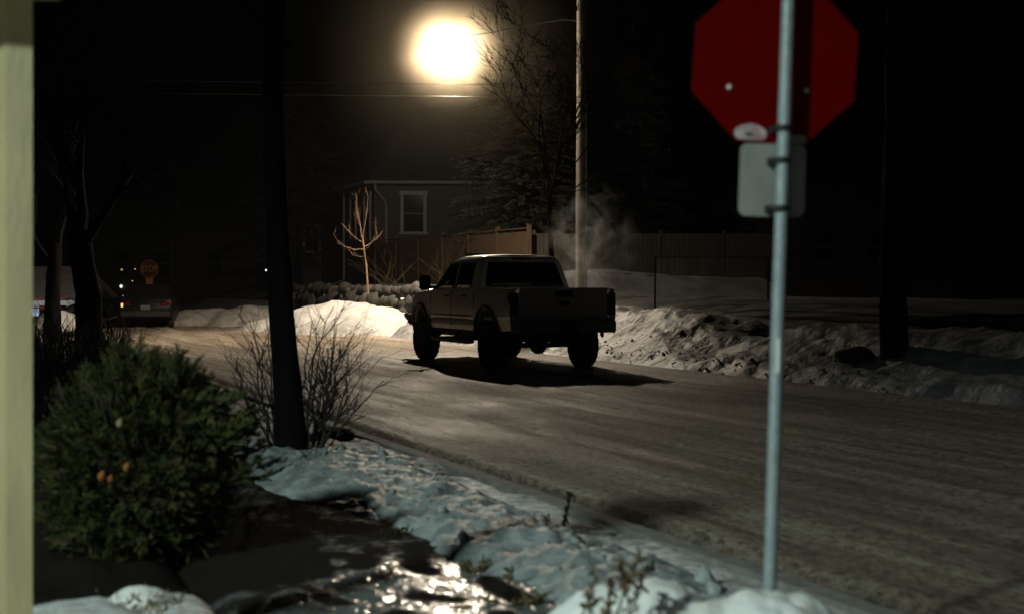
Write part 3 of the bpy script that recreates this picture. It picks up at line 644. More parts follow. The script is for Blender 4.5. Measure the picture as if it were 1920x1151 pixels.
# lumps of snow and a boulder on the right bank
def boulder(c, r, seed, mat, name, parent=None, sq=(1, 1, .8), sub=3):
    bm = bmesh.new(); bmesh.ops.create_icosphere(bm, subdivisions=sub, radius=1)
    for v in bm.verts:
        p = v.co.copy(); k = 1 + .28*nz(p.x*1.1+seed, p.y*1.1, p.z*1.1) + .10*nz(p.x*3+seed, p.y*3, p.z*3)
        m_ = max(abs(p.x), abs(p.y), abs(p.z)); k *= .80 + .25/m_*.6
        v.co = Vector((p.x*sq[0]*r*k, p.y*sq[1]*r*k, p.z*sq[2]*r*k))
    me = bpy.data.meshes.new(name); bm.to_mesh(me); bm.free(); me.materials.append(mat)
    me.polygons.foreach_set('use_smooth', [True]*len(me.polygons))
    o = bpy.data.objects.new(name, me); C.objects.link(o); o.location = c; o.parent = parent; return o
tag(boulder((5.05, 20.9, .42), .24, 3, M['rock'], 'boulder', None, (1.3, 1, .75)), 'dark rounded boulder in the snow just left of the black trunk at right', 'rock')
# clods of frozen slush at the foot of the bank
rng = random.Random(71); mb = MB()
for i in range(450):
    s_ = rng.uniform(15, 33); n_ = 11.85 + rng.gauss(0, .30); r_ = abs(rng.gauss(0, .010))+.005
    p = Vector((n_, s_, bank_z(n_, s_)+r_*.3)); Mr = Matrix.Rotation(rng.uniform(0, 6), 3, Vector((rng.gauss(0, 1), rng.gauss(0, 1), 1)))
    q = [Vector((1, 1, 1)), Vector((-1, -1, 1)), Vector((-1, 1, -1)), Vector((1, -1, -1)), Vector((.9, -.8, .8)), Vector((-.9, .8, .7))]
    vs = [Mr @ (a*r_*rng.uniform(.6, 1.2)) + p for a in q]
    mb.add(vs, [(0, 4, 3), (0, 1, 4), (1, 3, 4), (0, 5, 1), (0, 2, 5), (1, 5, 2), (0, 3, 2), (1, 2, 3)])
o = mb.build('ice_clods', M['bank']); o.rotation_euler = (0, 0, TH); tag(o, 'scattered clods of frozen slush along the foot of the right snow bank', 'ice', kind='stuff')
rng = random.Random(73); mb = MB()
for i in range(420):
    s_ = rng.uniform(5, 12.4); n_ = rng.uniform(2.3, 3.75); r_ = min(.05, .004*rng.paretovariate(1.6)); zz_ = ridge_z(n_, s_)
    if zz_ < .03: continue
    p = Vector((n_, s_, zz_+r_*.2)); Mr = Matrix.Rotation(rng.uniform(0, 6), 3, Vector((rng.gauss(0, 1), rng.gauss(0, 1), 1)))
    q = [Vector((1, 1, 1)), Vector((-1, -1, 1)), Vector((-1, 1, -1)), Vector((1, -1, -1)), Vector((.9, -.8, .8)), Vector((-.9, .8, .7))]
    mb.add([Mr @ (a*r_*rng.uniform(.6, 1.2)) + p for a in q], [(0, 4, 3), (0, 1, 4), (1, 3, 4), (0, 5, 1), (0, 2, 5), (1, 5, 2), (0, 3, 2), (1, 2, 3)])
mb.att['soil_or_shade'] = [0.]*len(mb.v); o = mb.build('snow_crumbs', M['ridge'], smooth='all'); o.rotation_euler = (0, 0, TH); tag(o, 'broken crumbs of crusted snow on the near roadside ridge', 'snow', kind='stuff')
# clods and slush near the trunk and the gutter
rng = random.Random(72)
for k, (px, py, r_, lb) in enumerate(((695, 862, .10, 'dark lump of frozen slush beside the foot of the thick trunk'), (735, 880, .08, 'flat lump of frozen slush between the snow ridge and the gutter'), (815, 895, .06, 'jagged lump of dark ice at the edge of the gutter'), (620, 830, .17, 'large dark frozen heap against the foot of the thick trunk'))):
    Y = 3947/(py-HY); tag(boulder(at(px, py, Y)+Vector((0, 0, r_*.3)), r_, 10+k*3, M['dirty'] if k != 3 else M['rock'], 'slush_lump', None, (1.4, 1.1, .6)), lb, 'ice lump')

# ------------------------------------------------------------------ rock wall, fence, house
t = empty('rock_wall', ns(12.75, 38.2), TH, 'low retaining wall of round fieldstones behind the bright snow pile', 'wall')
rng = random.Random(81); k = 0
for row in range(4):
    y = .13*row
    while y < 17:
        r_ = rng.uniform(.17, .44)*(1 if row < 3 else .8)
        boulder((.12*row + rng.uniform(-.10, .06), y + r_, .22 + .36*row + rng.uniform(-.10, .10)), r_, k*1.7, M['rock'] if k % 5 else M['rockpale'], 'fieldstone', t, (.8, rng.uniform(.85, 1.2), rng.uniform(.7, .95)), 2); y += r_*2.02; k += 1
t = empty('wood_fence', at(992, 535, 46.5)*Vector((1, 1, 0)) + Vector((0, 0, 1.35)), 0, 'brown cedar board fence with capped posts on the rise behind the truck', 'fence')
fa = Vector((0, 0, 0)); fb = at(704, 535, 60)*Vector((1, 1, 0)) - at(992, 535, 46.5)*Vector((1, 1, 0)); nb = 6
fd = fb.normalized(); fa_ang = math.atan2(fd.y, fd.x); FH = 2.02; bl = fb.length/nb
for k in range(nb+1):
    mb = MB(); p = fb*k/nb; mb.box((p.x, p.y, (FH+.08)/2-.1), (.12, .12, FH+.28), fa_ang); mb.box((p.x, p.y, FH+.09), (.135, .135, .025), fa_ang); mb.build('post', M['fence'], t)
for k in range(nb):
    mb = MB(); p = fb*(k+.5)/nb; nbd = int((bl-.12)/.145); 
    for q in range(nbd):
        c = fb*k/nb + fd*(.06 + (q+.5)*(bl-.12)/nbd); mb.box((c.x, c.y, FH/2-.05), ((bl-.12)/nbd-.008, .022, FH-.15), fa_ang)
    mb.box((p.x-.03*fd.y, p.y+.03*fd.x, FH-.02), (bl-.13, .09, .04), fa_ang); mb.build('board_panel', M['fence'], t)
t = empty('board_fence', at(1000, 535, 47)*Vector((1, 1, 0)) + Vector((0, 0, 1.3)), 0, 'weathered grey board fence continuing right behind the utility pole', 'fence')
for k in range(4):
    mb = MB()
    for q in range(14): mb.box((.12 + k*2.1 + q*.148, k*.02, .96), (.138, .022, 1.85)); 
    mb.build('board_panel', M['fencegrey'], t)
    mb = MB(); mb.box((k*2.1+.02, .06+k*.02, 1.0), (.1, .1, 2.0)); mb.build('post', M['fencegrey'], t)

def window(parent, c, ux, wd, ht, nrm, fr_=.14, mat='trim'):
    """frame, sash and pane on a wall; c = centre, ux = unit along the wall, nrm = outward"""
    ux = Vector(ux); nrm = Vector(nrm); rot = math.atan2(ux.y, ux.x); c = Vector(c)
    mb = MB()
    for dx, dz, sx, sz in ((-(wd+fr_)/2, 0, fr_, ht), ((wd+fr_)/2, 0, fr_, ht), (0, ht/2+fr_*.65, wd+2*fr_+.08, fr_*1.3), (0, -ht/2-fr_*.4, wd+2*fr_+.10, fr_*.8)):
        p = c + ux*dx + nrm*.04 + Vector((0, 0, dz)); mb.box(p, (sx, .08, sz), rot)
    f = mb.build('window', M[mat], parent)
    mb = MB(); mb.box(c + nrm*.015, (wd, .02, ht), rot); mb.build('pane', M['glass'], f)
    mb = MB(); mb.box(c + nrm*.035, (wd, .03, .05), rot); mb.build('sash', M['grey'], f)
    return f
HYd = 62.0; hc = at(702, 535, HYd)
t = empty('grey_house', (hc.x, HYd, 0), 0, 'grey clapboard house with pale window trim behind the cedar fence', 'house')
zf = lambda py, Y=HYd: CH + (HY-py)/F*Y
EH = zf(346)
wr = Vector((6.5, .35, 0)); wl = Vector((-1.75, 4.4, 0))           # right and left walls from the near corner
mb = MB()
def quadwall(a, b, z0, z1, th=.15):
    d = (b-a).normalized(); n_ = Vector((d.y, -d.x, 0)); return [a, b], d, n_
poly = [Vector((0, 0, 0)), wr, wr+wl, wl]
mb.add([(p.x, p.y, 0) for p in poly] + [(p.x, p.y, EH) for p in poly], [(3, 2, 1, 0), (4, 5, 6, 7), (0, 1, 5, 4), (1, 2, 6, 5), (2, 3, 7, 6), (3, 0, 4, 7)])
mb.build('wall', M['wall'], t)
ud = wr.normalized(); un = Vector((ud.y, -ud.x, 0)); ld = wl.normalized(); ln = Vector((ld.y, -ld.x, 0))
if ln.x > 0: ln = -ln
mb = MB(); ctr = (wr+wl)/2; ov = .45
q = [-(ud+ld)*ov, wr+(ud-ld)*ov, wr+wl+(ud+ld)*ov, wl+(ld-ud)*ov]; rg0 = q[0].lerp(q[3], .5).lerp(ctr, .55) + Vector((0, 0, 2.4)); rg1 = q[1].lerp(q[2], .5).lerp(ctr, .45) + Vector((0, 0, 2.4))
V4 = [(p.x, p.y, EH+.12) for p in q] + [(p.x, p.y, EH+.02) for p in q] + [(rg0.x, rg0.y, EH+2.5), (rg1.x, rg1.y, EH+2.5)]
mb.add(V4, [(0, 1, 9, 8), (1, 2, 9), (2, 3, 8, 9), (3, 0, 8), (7, 6, 5, 4), (4, 5, 1, 0), (5, 6, 2, 1), (6, 7, 3, 2), (7, 4, 0, 3)]); rf = mb.build('roof', M['roof'], t)
mb = MB()
for a, b in ((q[0], q[1]), (q[3], q[0])):
    d = (b-a).normalized(); n_ = Vector((d.y, -d.x, 0)); 
    mb.tube([a + n_*.07 + Vector((0, 0, EH+.06)), b + n_*.07 + Vector((0, 0, EH+.06))], .075, 8)
mb.build('gutter', M['trim'], t, smooth=True)
mb = MB(); g = q[0] + Vector((.35, 0, EH)); c0 = Vector((.30, -.10, 0))
mb.tube([g, g+Vector((0, 0, -.25)), c0+Vector((.18, 0, EH-.75)), c0+Vector((.22, 0, EH-1.0)), c0+Vector((.22, 0, .3))], .055, 8); mb.build('downspout', M['trim'], t, smooth=True)
cl = wl + ln*.1; mb = MB(); mb.tube([cl + Vector((0, 0, EH)), cl + Vector((0, 0, 1.75)), cl + Vector((-.55, -.4, 1.45))], .055, 8); mb.build('downspout', M['trim'], t, smooth=True)
wx = (775-702)/F*HYd
window(t, Vector((wx, wx*wr.y/wr.x, (zf(363)+zf(438))/2)), ud, .86, 1.6, un)
window(t, wl*.22 + Vector((0, 0, (zf(363)+zf(450))/2)), ld, .8, 1.9, ln); window(t, wl*.72 + Vector((0, 0, (zf(363)+zf(445))/2)), ld, .8, 1.8, ln)
# dim house farther left with a pale porch edge
def dark_house(px0, px1, pt, Y, depth, label, wallm='wall', ridge=2.0, eave=.3, gut='trim'):
    a = at(px0, 535, Y).x; b = at(px1, 535, Y).x; H = CH + (HY-pt)/F*Y; t = empty('dark_house', ((a+b)/2, Y+depth/2, 0), 0, label, 'house')
    W = b-a; mb = MB(); mb.box((0, 0, H/2), (W, depth, H)); mb.build('wall', M[wallm], t)
    mb = MB(); e = eave
    mb.add([(-W/2-e, -depth/2-e, H+.02), (W/2+e, -depth/2-e, H+.02), (W/2+e, depth/2+e, H+.02), (-W/2-e, depth/2+e, H+.02), (-W/2-e, 0, H+ridge), (W/2+e, 0, H+ridge)], [(3, 2, 1, 0), (0, 1, 5, 4), (2, 3, 4, 5), (1, 2, 5), (3, 0, 4)]); mb.build('roof', M['roof'], t)
    mb = MB(); mb.box((0, -depth/2-e-.05, H+.03), (W+2*e, .1, .14)); mb.build('gutter', M[gut], t)
    return t, W, H, depth
t, W, H, dp = dark_house(545, 625, 392, 76, 6, 'small dim house in the darkness left of the grey house')
window(t, (0, -dp/2, H-1.6), (1, 0, 0), .7, 1.3, (0, -1, 0))
t, W, H, dp = dark_house(175, 480, 440, 84, 7, 'wide unlit house far behind the parked car at left', 'black', gut='black')
for x in (-3.2, -.8, 2.4): window(t, (x, -dp/2, H-1.7), (1, 0, 0), .8, 1.3, (0, -1, 0), mat='black')
DH = 84
t, W, H, dp = dark_house(1380, 1700, 400, 72, 7, 'unlit house in the darkness behind the near sign pole', 'black', gut='black')
for x in (-2.6, .2, 2.7): window(t, (x, -dp/2, H-1.7), (1, 0, 0), .8, 1.3, (0, -1, 0), mat='black')
def bulb(px, py, Y, r, mat, label):
    t = empty('porch_light', at(px, py, Y), 0, label, 'lamp', 'small distant lights')
    bm_ = MB(); bm_.lathe([(r*.3, -r), (r*.8, -r*.6), (r, 0), (r*.8, r*.6), (r*.3, r)], 10); bm_.build('bulb', M[mat], t, smooth=True)
    bm_ = MB(); bm_.box((0, .06+r, r*.9), (.05, .12, .05)); bm_.build('bracket', M['black'], t)
for px, py, r, mt, lb in ((227, 537, .085, 'bulbw', 'brightest small white light on the far house above the parked car'), (253, 505, .035, 'bulby', 'small amber light on the far house left of the distant stop sign'), (228, 506, .045, 'bulby', 'small amber light on the far house, highest at left'), (248, 527, .035, 'bulby', 'small amber light on the far house below the other amber lights'), (231, 555, .045, 'bulbw', 'small white light just above the roof of the far parked car'), (499, 507, .055, 'bulbw', 'small white light left of the thick trunk')):
    bulb(px, py, DH-.2, r, mt, lb)
bulb(1440, 493, 71.7, .045, 'bulby', 'small yellow light left of the near sign pole, upper of two'); bulb(1439, 505, 71.7, .035, 'bulby', 'small yellow light left of the near sign pole, lower of two')
t = empty('radio_mast', at(1256, 535, 110)*Vector((1, 1, 0)), 0, 'thin far mast with a tiny red light, left of the near sign', 'mast')
mb = MB(); mb.tube([(0, 0, 0), (0, 0, zf(386, 110))], [.1, .05], 5); mb.build('pole', M['black'], t)
mb = MB(); mb.lathe([(.03, 0), (.06, .05), (.06, .10), (.03, .14)], 8, None, (0, 0, zf(386, 110))); mb.build('beacon', M['bulbr'], t)

# house with red trim at the far left
Y = 60; a = at(30, 535, Y)
t = empty('red_trim_house', (a.x, Y, 0), 0, 'brown roofed house with red and white eaves at the far left behind the trees', 'house')
zz = lambda py: CH + (HY-py)/F*Y
xx = lambda px: (px-30)/F*Y
mb = MB(); mb.box((xx(60), 3.2, zz(575)/2), (xx(128)-xx(-20), 6, zz(575))); mb.build('wall', M['wall'], t)
mb = MB(); mb.add([(xx(-40), 0, zz(560)), (xx(145), 0, zz(560)), (xx(125), 3.2, zz(498)), (xx(-40), 3.2, zz(498)), (xx(145), 6.4, zz(560)), (xx(-40), 6.4, zz(560))], [(0, 1, 2, 3), (3, 2, 4, 5), (1, 4, 2), (0, 3, 5), (0, 5, 4, 1)]); mb.build('roof', M['farroof'], t)
mb = MB(); mb.box((xx(45), -.06, zz(568)), (xx(126)-xx(-36), .06, .20)); mb.build('fascia', M['white'], t)
mb = MB(); mb.box((xx(45), -.08, zz(561)), (xx(126)-xx(-36), .09, .06)); mb.box((xx(40), -.04, zz(577)), (xx(115)-xx(-36), .05, .07)); mb.build('trim_strip', M['redtrim'], t)
mb = MB(); mb.add([(xx(126), -.05, zz(575)), (xx(172), 1.2, zz(548)), (xx(172), 1.2, zz(538)), (xx(126), -.05, zz(565))], [(0, 1, 2, 3)]); o = mb.build('gable_fascia', M['white'], t); o.modifiers.new('t', 'SOLIDIFY').thickness = .05
mb = MB(); mb.box((xx(62), -.02+.2, zz(583)), (.36, .06, .42)); mb.build('window', M['winlit'], t)
hl = bpy.data.lights.new('house_flood_light', 'SPOT'); hl.energy = 700; hl.color = (.86, .93, 1); hl.spot_size = R(34); hl.shadow_soft_size = .1
ho = bpy.data.objects.new('house_flood_light', hl); C.objects.link(ho); ho.location = (a.x+2.2, Y-7.0, 5.2)
ho.rotation_euler = (Vector((a.x+xx(75), Y+1, zz(548))) - ho.location).to_track_quat('-Z', 'Y').to_euler()

# chain link fence on the right
t = empty('chain_link_fence', (0, 0, 0), 0, 'thin chain link fence with a dark post behind the right snow bank', 'fence')
fp = [at(1228, 535, 33.0), at(1440, 535, 33.6)]
fp = [Vector((p.x, p.y, .95)) for p in fp]
for p in fp:
    mb = MB(); mb.tube([p+Vector((0, 0, -.3)), p+Vector((0, 0, 1.2))], .022, 8); mb.build('post', M['black'], t)
mb = MB(); mb.tube([p+Vector((0, 0, 1.18)) for p in fp], .010, 6); mb.build('top_rail', M['trimgrey'], t)
mb = MB()
for a_, b_ in zip(fp[:-1], fp[1:]):
    L_ = (b_-a_).length; n_ = int(L_/.09)
    for k in range(-12, n_):
        for sgn in (1, -1):
            u0 = k*.09 if sgn == 1 else (k+12)*.09; z0 = .06; u1 = u0 + sgn*1.08; z1 = 1.14
            d = (b_-a_).normalized()
            if u1 < 0 or u1 > L_: 
                e = max(0, min(L_, u1)); z1 = z0 + (e-u0)/(u1-u0)*(z1-z0); u1 = e
            if u0 < 0 or u0 > L_:
                e = max(0, min(L_, u0)); z0 = z1 - (u1-e)/(u1-u0)*(z1-z0) if u1 != u0 else z0; u0 = e
            if abs(u1-u0) < .02: continue
            mb.tube([a_+d*u0+Vector((0, 0, z0)), a_+d*u1+Vector((0, 0, z1))], .0022, 3, cap=False)
mb.build('wire_mesh', M['black'], t)

# distant stop sign
t = empty('distant_stop_sign', Vector((at(280, 535, 60).x, 60, 0)), 0, 'small distant red stop sign with orange lit letters above the far parked car', 'stop sign')
zc = zf(505, 60); r2 = .375/math.cos(R(22.5)); o8 = [(r2*math.cos(R(22.5+45*k)), r2*math.sin(R(22.5+45*k))) for k in range(8)]
mb = MB(); mb.tube([(0, .06, 0), (0, .06, zc+.4)], .03, 8); mb.build('pole', M['galv'], t)
mb = MB(); mb.prism([(x*1, z+zc) for x, z in o8], 0, .01, 'y'); mb.build('sign_panel', M['signface'], t, fix=True)
mb = MB()
for k in range(8):
    x0, z0 = o8[k]; x1, z1 = o8[(k+1) % 8]; f0, f1 = .96, .90
    mb.add([(x0*f0, -.004, z0*f0+zc), (x1*f0, -.004, z1*f0+zc), (x1*f1, -.004, z1*f1+zc), (x0*f1, -.004, z0*f1+zc)], [(0, 1, 2, 3)])
mb.build('border', M['letters'], t)
cu = bpy.data.curves.new('stop_text', 'FONT'); cu.body = 'STOP'; cu.size = .33; cu.align_x = 'CENTER'; cu.align_y = 'CENTER'; cu.extrude = .003; cu.offset = .006
to = bpy.data.objects.new('lettering', cu); C.objects.link(to); dg = bpy.context.evaluated_depsgraph_get()
me = bpy.data.meshes.new_from_object(to.evaluated_get(dg)); bpy.data.objects.remove(to)
to = bpy.data.objects.new('lettering', me); C.objects.link(to); me.materials.append(M['letters']); to.parent = t; to.location = (0, -.006, zc); to.rotation_euler = (R(90), 0, 0); to.scale = (.86, 1.15, 1)
mb = MB(); mb.box((0, .01, zf(528, 60)), (.30, .012, .28)); mb.build('small_panel', M['letters'], t)

# ------------------------------------------------------------------ the pickup truck
RW, RA = .445, .60                                # tyre radius, wheel arch radius
YF = 3.68
def truck():
    org = ns(9.93, 23.0)
    t = empty('pickup_truck', (org.x, org.y, .008), TH, 'lifted grey crew cab pickup truck parked on the icy street, seen from behind', 'pickup truck'); t.scale = (.962, .962, .962)
    ZB, ZS = .70, 1.46
    def xw(z, y):                                  # half width of the body side
        k = .985 + .035*math.sin(max(0, min(1, (z-.65)/.85))*math.pi) - .03*ss(1.30, 1.50, z)
        k -= .10*ss(3.9, 4.62, y)**2*1.6
        for yc in (0, YF):
            k += .030*math.exp(-((y-yc)/.55)**2)*ss(1.35, 1.05, z)
        return k
    def top(y):
        if y < .55: return 1.47
        if y < 3.05: return 1.44
        return 1.44 - .10*ss(3.05, 4.6, y)
    def bot(y):
        b = ZB + .04*ss(-.2, -1.1, y)
        for yc in (0, YF):
            d = abs(y-yc)
            if d < RA: b = max(b, .50 + math.sqrt(max(0, RA*RA-d*d))*1.05)
        return b
    ys = lines([(-1.12, 4.62, .035)]); nr = 9
    body = MB()
    for sx in (-1, 1):
        for inner in (0, .07):
            def f(i, j):
                y = ys[i]; z0, z1 = bot(y), top(y); z = z0 + (z1-z0)*j/(nr-1); return (sx*(xw(z, y)-inner), y, z)
            body.grid(len(ys), nr, f)
        # rim between the skins: top rail and wheel arch edge
        for j in (0, nr-1):
            def g(i, q):
                y = ys[i]; z = bot(y) if j == 0 else top(y); return (sx*(xw(z, y)-.07*q), y, z)
            body.grid(len(ys), 2, g)
        body.box((sx*.955, -1.118, 1.08), (.07, .02, .76))
    # bed floor, bed front wall, cab tub, hood, nose
    body.box((0, -.3, .93), (1.82, 1.62, .06)); body.box((0, .56, 1.16), (1.84, .06, .60))
    body.box((0, 2.0, 1.02), (1.84, 2.9, .62))
    body.grid(12, 9, lambda i, j: (-.93 + 1.86*j/8, 3.0 + 1.6*i/11, top(3.0+1.6*i/11) + .035*(1-((j-4)/4)**2) - .02))
    body.box((0, 4.58, 1.08), (1.70, .10, .46)); body.box((0, 2.2, .66), (.9, 5.6, .14))
    body.build('body', M['paint'], t, smooth=True)
    # cab above the belt line
    secs = []                                      # z, y rear, y front, half width
    zs = [1.43, 1.6, 1.75, 1.9, 2.0, 2.055, 2.085, 2.10]
    rear = [.60, .65, .70, .755, .80, .86, .97, 1.15]; front = [3.28, 2.98, 2.72, 2.47, 2.28, 2.14, 1.98, 1.75]; hw = [.945, .905, .87, .83, .795, .755, .68, .55]
    cab = MB(); N = 0
    def ring(yr, yf, h, k):                         # rounded rectangle ring, 40 points
        pts = []
        r_ = .09
        for cxs, cys, a0 in ((1, 1, 0), (-1, 1, 90), (-1, -1, 180), (1, -1, 270)):
            for q in range(7):
                a = R(a0+15*q); cx_ = cxs*(h-r_); cy_ = (yf-r_) if cys > 0 else (yr+r_)
                pts.append((cx_+r_*math.cos(a), cy_+r_*math.sin(a)))
        return pts
    rings = [ring(rear[i], front[i], hw[i], i) for i in range(len(zs))]; n = len(rings[0])
    vs = [(x, y, zs[i]) for i, rg in enumerate(rings) for x, y in rg]
    fs = [(i*n+k, i*n+(k+1) % n, (i+1)*n+(k+1) % n, (i+1)*n+k) for i in range(len(zs)-1) for k in range(n)]
    fs.append(tuple((len(zs)-1)*n+k for k in range(n))); cab.add(vs, fs); cab.build('cab', M['paint'], t, smooth=True)
    # thin pale layer over the roof
    fr_ = MB()
    def rf(i, j):
        u, v = i/12, j/10; y = .98 + u*(2.0-.98); h = .735; x = (v*2-1)*h; z = 2.108 - .050*abs(v*2-1)**3 - .022*abs(u*2-1)**4
        return (x, y, z)
    fr_.grid(13, 11, rf); o = fr_.build('roof_layer', M['pale_layer'], t, smooth='all'); o.modifiers.new('t', 'SOLIDIFY').thickness = .012
    def interp(z, arr):
        for i in range(len(zs)-1):
            if z <= zs[i+1]: u = (z-zs[i])/(zs[i+1]-zs[i]); return arr[i] + (arr[i+1]-arr[i])*u
        return arr[-1]
    def glass(name, fn, nu=8, nv=6):
        mb = MB(); mb.grid(nu, nv, fn); o = mb.build(name, M['glass'], t, smooth='all'); o.modifiers.new('t', 'SOLIDIFY').thickness = .006; return o
    for sx in (-1, 1):
        for (ya0, yb0, ya1, yb1) in ((.98, 1.83, 1.02, 1.83), (1.93, 3.02, 1.93, 2.42)):   # rear door, front door glass
            def f(i, j, ya0=ya0, yb0=yb0, ya1=ya1, yb1=yb1):
                z = 1.475 + (1.95-1.475)*j/5; u = j/5; a = ya0+(ya1-ya0)*u; b = yb0+(yb1-yb0)*u
                return (sx*(interp(z, hw)+.006), a+(b-a)*i/7, z)
            glass('side_window', f)
        # mirror
        mb = MB(); mb.box((sx*1.20, 2.90, 1.58), (.22, .12, .30)); m_ = mb.build('side_mirror', M['black'], t, bevel=.03)
        mb = MB(); mb.box((sx*1.02, 2.92, 1.49), (.20, .08, .06)); mb.build('mirror_arm', M['black'], m_)
        mb = MB(); mb.box((sx*1.20, 2.835, 1.59), (.17, .012, .23)); mb.build('mirror_glass', M['glass'], m_)
        for yh in (1.12, 2.06):
            mb = MB(); mb.box((sx*(xw(1.33, yh)+.018), yh+.06, 1.33), (.03, .20, .035)); mb.build('door_handle', M['trimgrey'], t, bevel=.008)
        for y0, y1 in ((.66, 1.86), (1.875, 3.05)):   # lower door cladding
            mb = MB(); mb.grid(10, 4, lambda i, j: (sx*(xw(.95, 1.9)+.006-.012*(j in (0, 3))), y0+(y1-y0)*i/9, .79+.13*j/3)); mb.build('door_cladding', M['lowtrim'], t)
            mb = MB(); mb.grid(10, 4, lambda i, j: (sx*(xw(.95, 1.9)+.010-.012*(j in (0, 3))), y0+(y1-y0)*i/9, .945+.045*j/3)); mb.build('trim_strip', M['trimgrey'], t)
        for yv in (.64, 1.868, 3.07):
            mb = MB(); mb.box((sx*(xw(1.1, yv)-.004), yv, 1.10), (.012, .012, .66)); mb.build('door_gap', M['black'], t)
        # wheel arch lips
        for yc in (0, YF):
            mb = MB(); P = []
            for k in range(25):
                a = R(-4+188*k/24); y = yc+math.cos(a)*(RA+.015); z = .50+math.sin(a)*(RA+.015)*1.05; z = max(z, .62); P.append((sx*(xw(min(1.3, z), y)+.012), y, z))
            mb.tube(P, .035, 6); mb.build('fender_flare', M['trimgrey'], t, smooth=True)
            mb = MB(); mb.grid(17, 2, lambda i, j: (sx*(.56+.38*j), yc+math.cos(R(-4+188*i/16))*(RA-.02), max(.62, .52+math.sin(R(-4+188*i/16))*(RA-.0)))); o = mb.build('wheel_well', M['black'], t, smooth='all'); o.modifiers.new('t', 'SOLIDIFY').thickness = .01
        mb = MB(); mb.tube([(sx*1.0, .78, .50), (sx*1.02, 1.0, .49), (sx*1.02, 2.8, .49), (sx*1.0, 3.0, .50)], .05, 8)
        for yb in (1.0, 1.9, 2.8): mb.tube([(sx*1.0, yb, .49), (sx*.8, yb, .66)], .025, 6)
        mb.build('running_board', M['black'], t, smooth=True)
        # tail light
        mb = MB(); mb.box((sx*.935, -1.125, 1.20), (.15, .06, .40)); mb.box((sx*1.0, -1.07, 1.20), (.03, .14, .40)); tl = mb.build('tail_light', M['lens'], t, bevel=.012)
        mb = MB(); mb.box((sx*.935, -1.158, 1.09), (.12, .008, .09)); mb.build('reverse_lens', M['grey'], tl)
        mb = MB(); mb.box((sx*.72, 4.62, 1.20), (.34, .08, .20)); mb.build('headlight', M['white'], t, bevel=.02)
    glass('rear_window', lambda i, j: ((interp(1.50+.46*j/5, hw)-.13)*(i/7*2-1), interp(1.50+.46*j/5, rear)-.006, 1.50+.46*j/5))
    glass('windshield', lambda i, j: ((interp(1.48+.50*j/5, hw)-.10)*(i/7*2-1), interp(1.48+.50*j/5, front)+.006, 1.48+.50*j/5))
    # tailgate
    mb = MB(); mb.box((0, -1.10, 1.12), (1.70, .085, .66)); mb.box((0, -1.115, 1.465), (1.72, .13, .045)); tg = mb.build('tailgate', M['paint'], t, bevel=.012)
    mb = MB(); mb.box((0, -1.146, 1.16), (1.34, .006, .30)); mb.build('pressed_panel', M['paint'], tg, bevel=.002)
    mb = MB(); mb.box((.0, -1.152, 1.385), (.36, .02, .11)); mb.build('handle', M['black'], tg, bevel=.01)
    mb = MB(); mb.prism([(.115*math.cos(R(15*k)), 1.21+.048*math.sin(R(15*k))) for k in range(24)], -1.163, -1.15, 'y'); mb.build('emblem', M['black'], tg, fix=True)
    mb = MB(); mb.box((-.55, -1.150, .965), (.16, .006, .03)); mb.build('badge', M['chrome'], tg)
    # rear bumper
    bm_ = MB(); pts = [(-.98, -1.12), (-1.0, -1.20), (-.92, -1.29), (-.5, -1.315), (.5, -1.315), (.92, -1.29), (1.0, -1.20), (.98, -1.12)]
    bm_.prism(pts, .70, .915, 'z'); bp = bm_.build('rear_bumper', M['bumper'], t, bevel=.02)
    mb = MB(); mb.box((0, -1.318, .80), (.36, .012, .17)); mb.build('plate_recess', M['black'], bp)
    mb = MB(); mb.box((0, -1.30, .918), (1.5, .1, .012)); mb.build('step_pad', M['black'], bp)
    mb = MB(); mb.box((0, -1.26, .62), (.10, .2, .10)); mb.box((0, -1.1, .62), (.9, .08, .08)); mb.build('hitch', M['black'], bp)
    mb = MB(); mb.box((0, 4.70, .82), (1.9, .16, .24)); mb.build('front_bumper', M['trimgrey'], t, bevel=.03)
    mb = MB(); mb.box((0, 4.635, 1.13), (1.06, .05, .30)); mb.build('grille', M['black'], t, bevel=.02)
    # light bar over the windshield, third brake light
    mb = MB(); mb.box((0, 2.12, 2.115), (1.25, .10, .07)); mb.box((-.55, 2.12, 2.075), (.05, .05, .06)); mb.box((.55, 2.12, 2.075), (.05, .05, .06)); mb.build('light_bar', M['black'], t, bevel=.01)
    mb = MB(); mb.box((0, .835, 2.02), (.36, .05, .035)); mb.build('brake_light', M['lens'], t)
    # frame, axles, spare wheel, exhaust
    mb = MB()
    for sx in (-1, 1): mb.box((sx*.45, 1.8, .60), (.09, 5.6, .16))
    mb.tube([(-.8, 0, RW), (.8, 0, RW)], .05, 8); mb.lathe([(.05, -.16), (.15, -.08), (.17, 0), (.15, .08), (.05, .16)], 14, Matrix.Rotation(R(90), 3, 'X'), (0, 0, RW)); mb.tube([(-.8, YF, RW), (.8, YF, RW)], .05, 8)
    for sx in (-1, 1):
        mb.tube([(sx*.55, -.05, .42), (sx*.52, .18, .95)], .035, 8); mb.box((sx*.58, 0, .55), (.07, 1.2, .05))
    mb.build('chassis', M['black'], t)
    mb = MB(); mb.lathe([(.10, -.12), (.36, -.12), (.38, -.06), (.38, .06), (.36, .12), (.10, .12)], 26, None, (0, -.75, .66)); mb.build('spare_tyre', M['tyre'], t, smooth=True)
    mb = MB(); mb.tube([(.55, .9, .52), (.6, -.4, .52), (.62, -.9, .54), (.62, -1.1, .53)], .04, 8); mb.build('exhaust_pipe', M['black'], t, smooth=True)
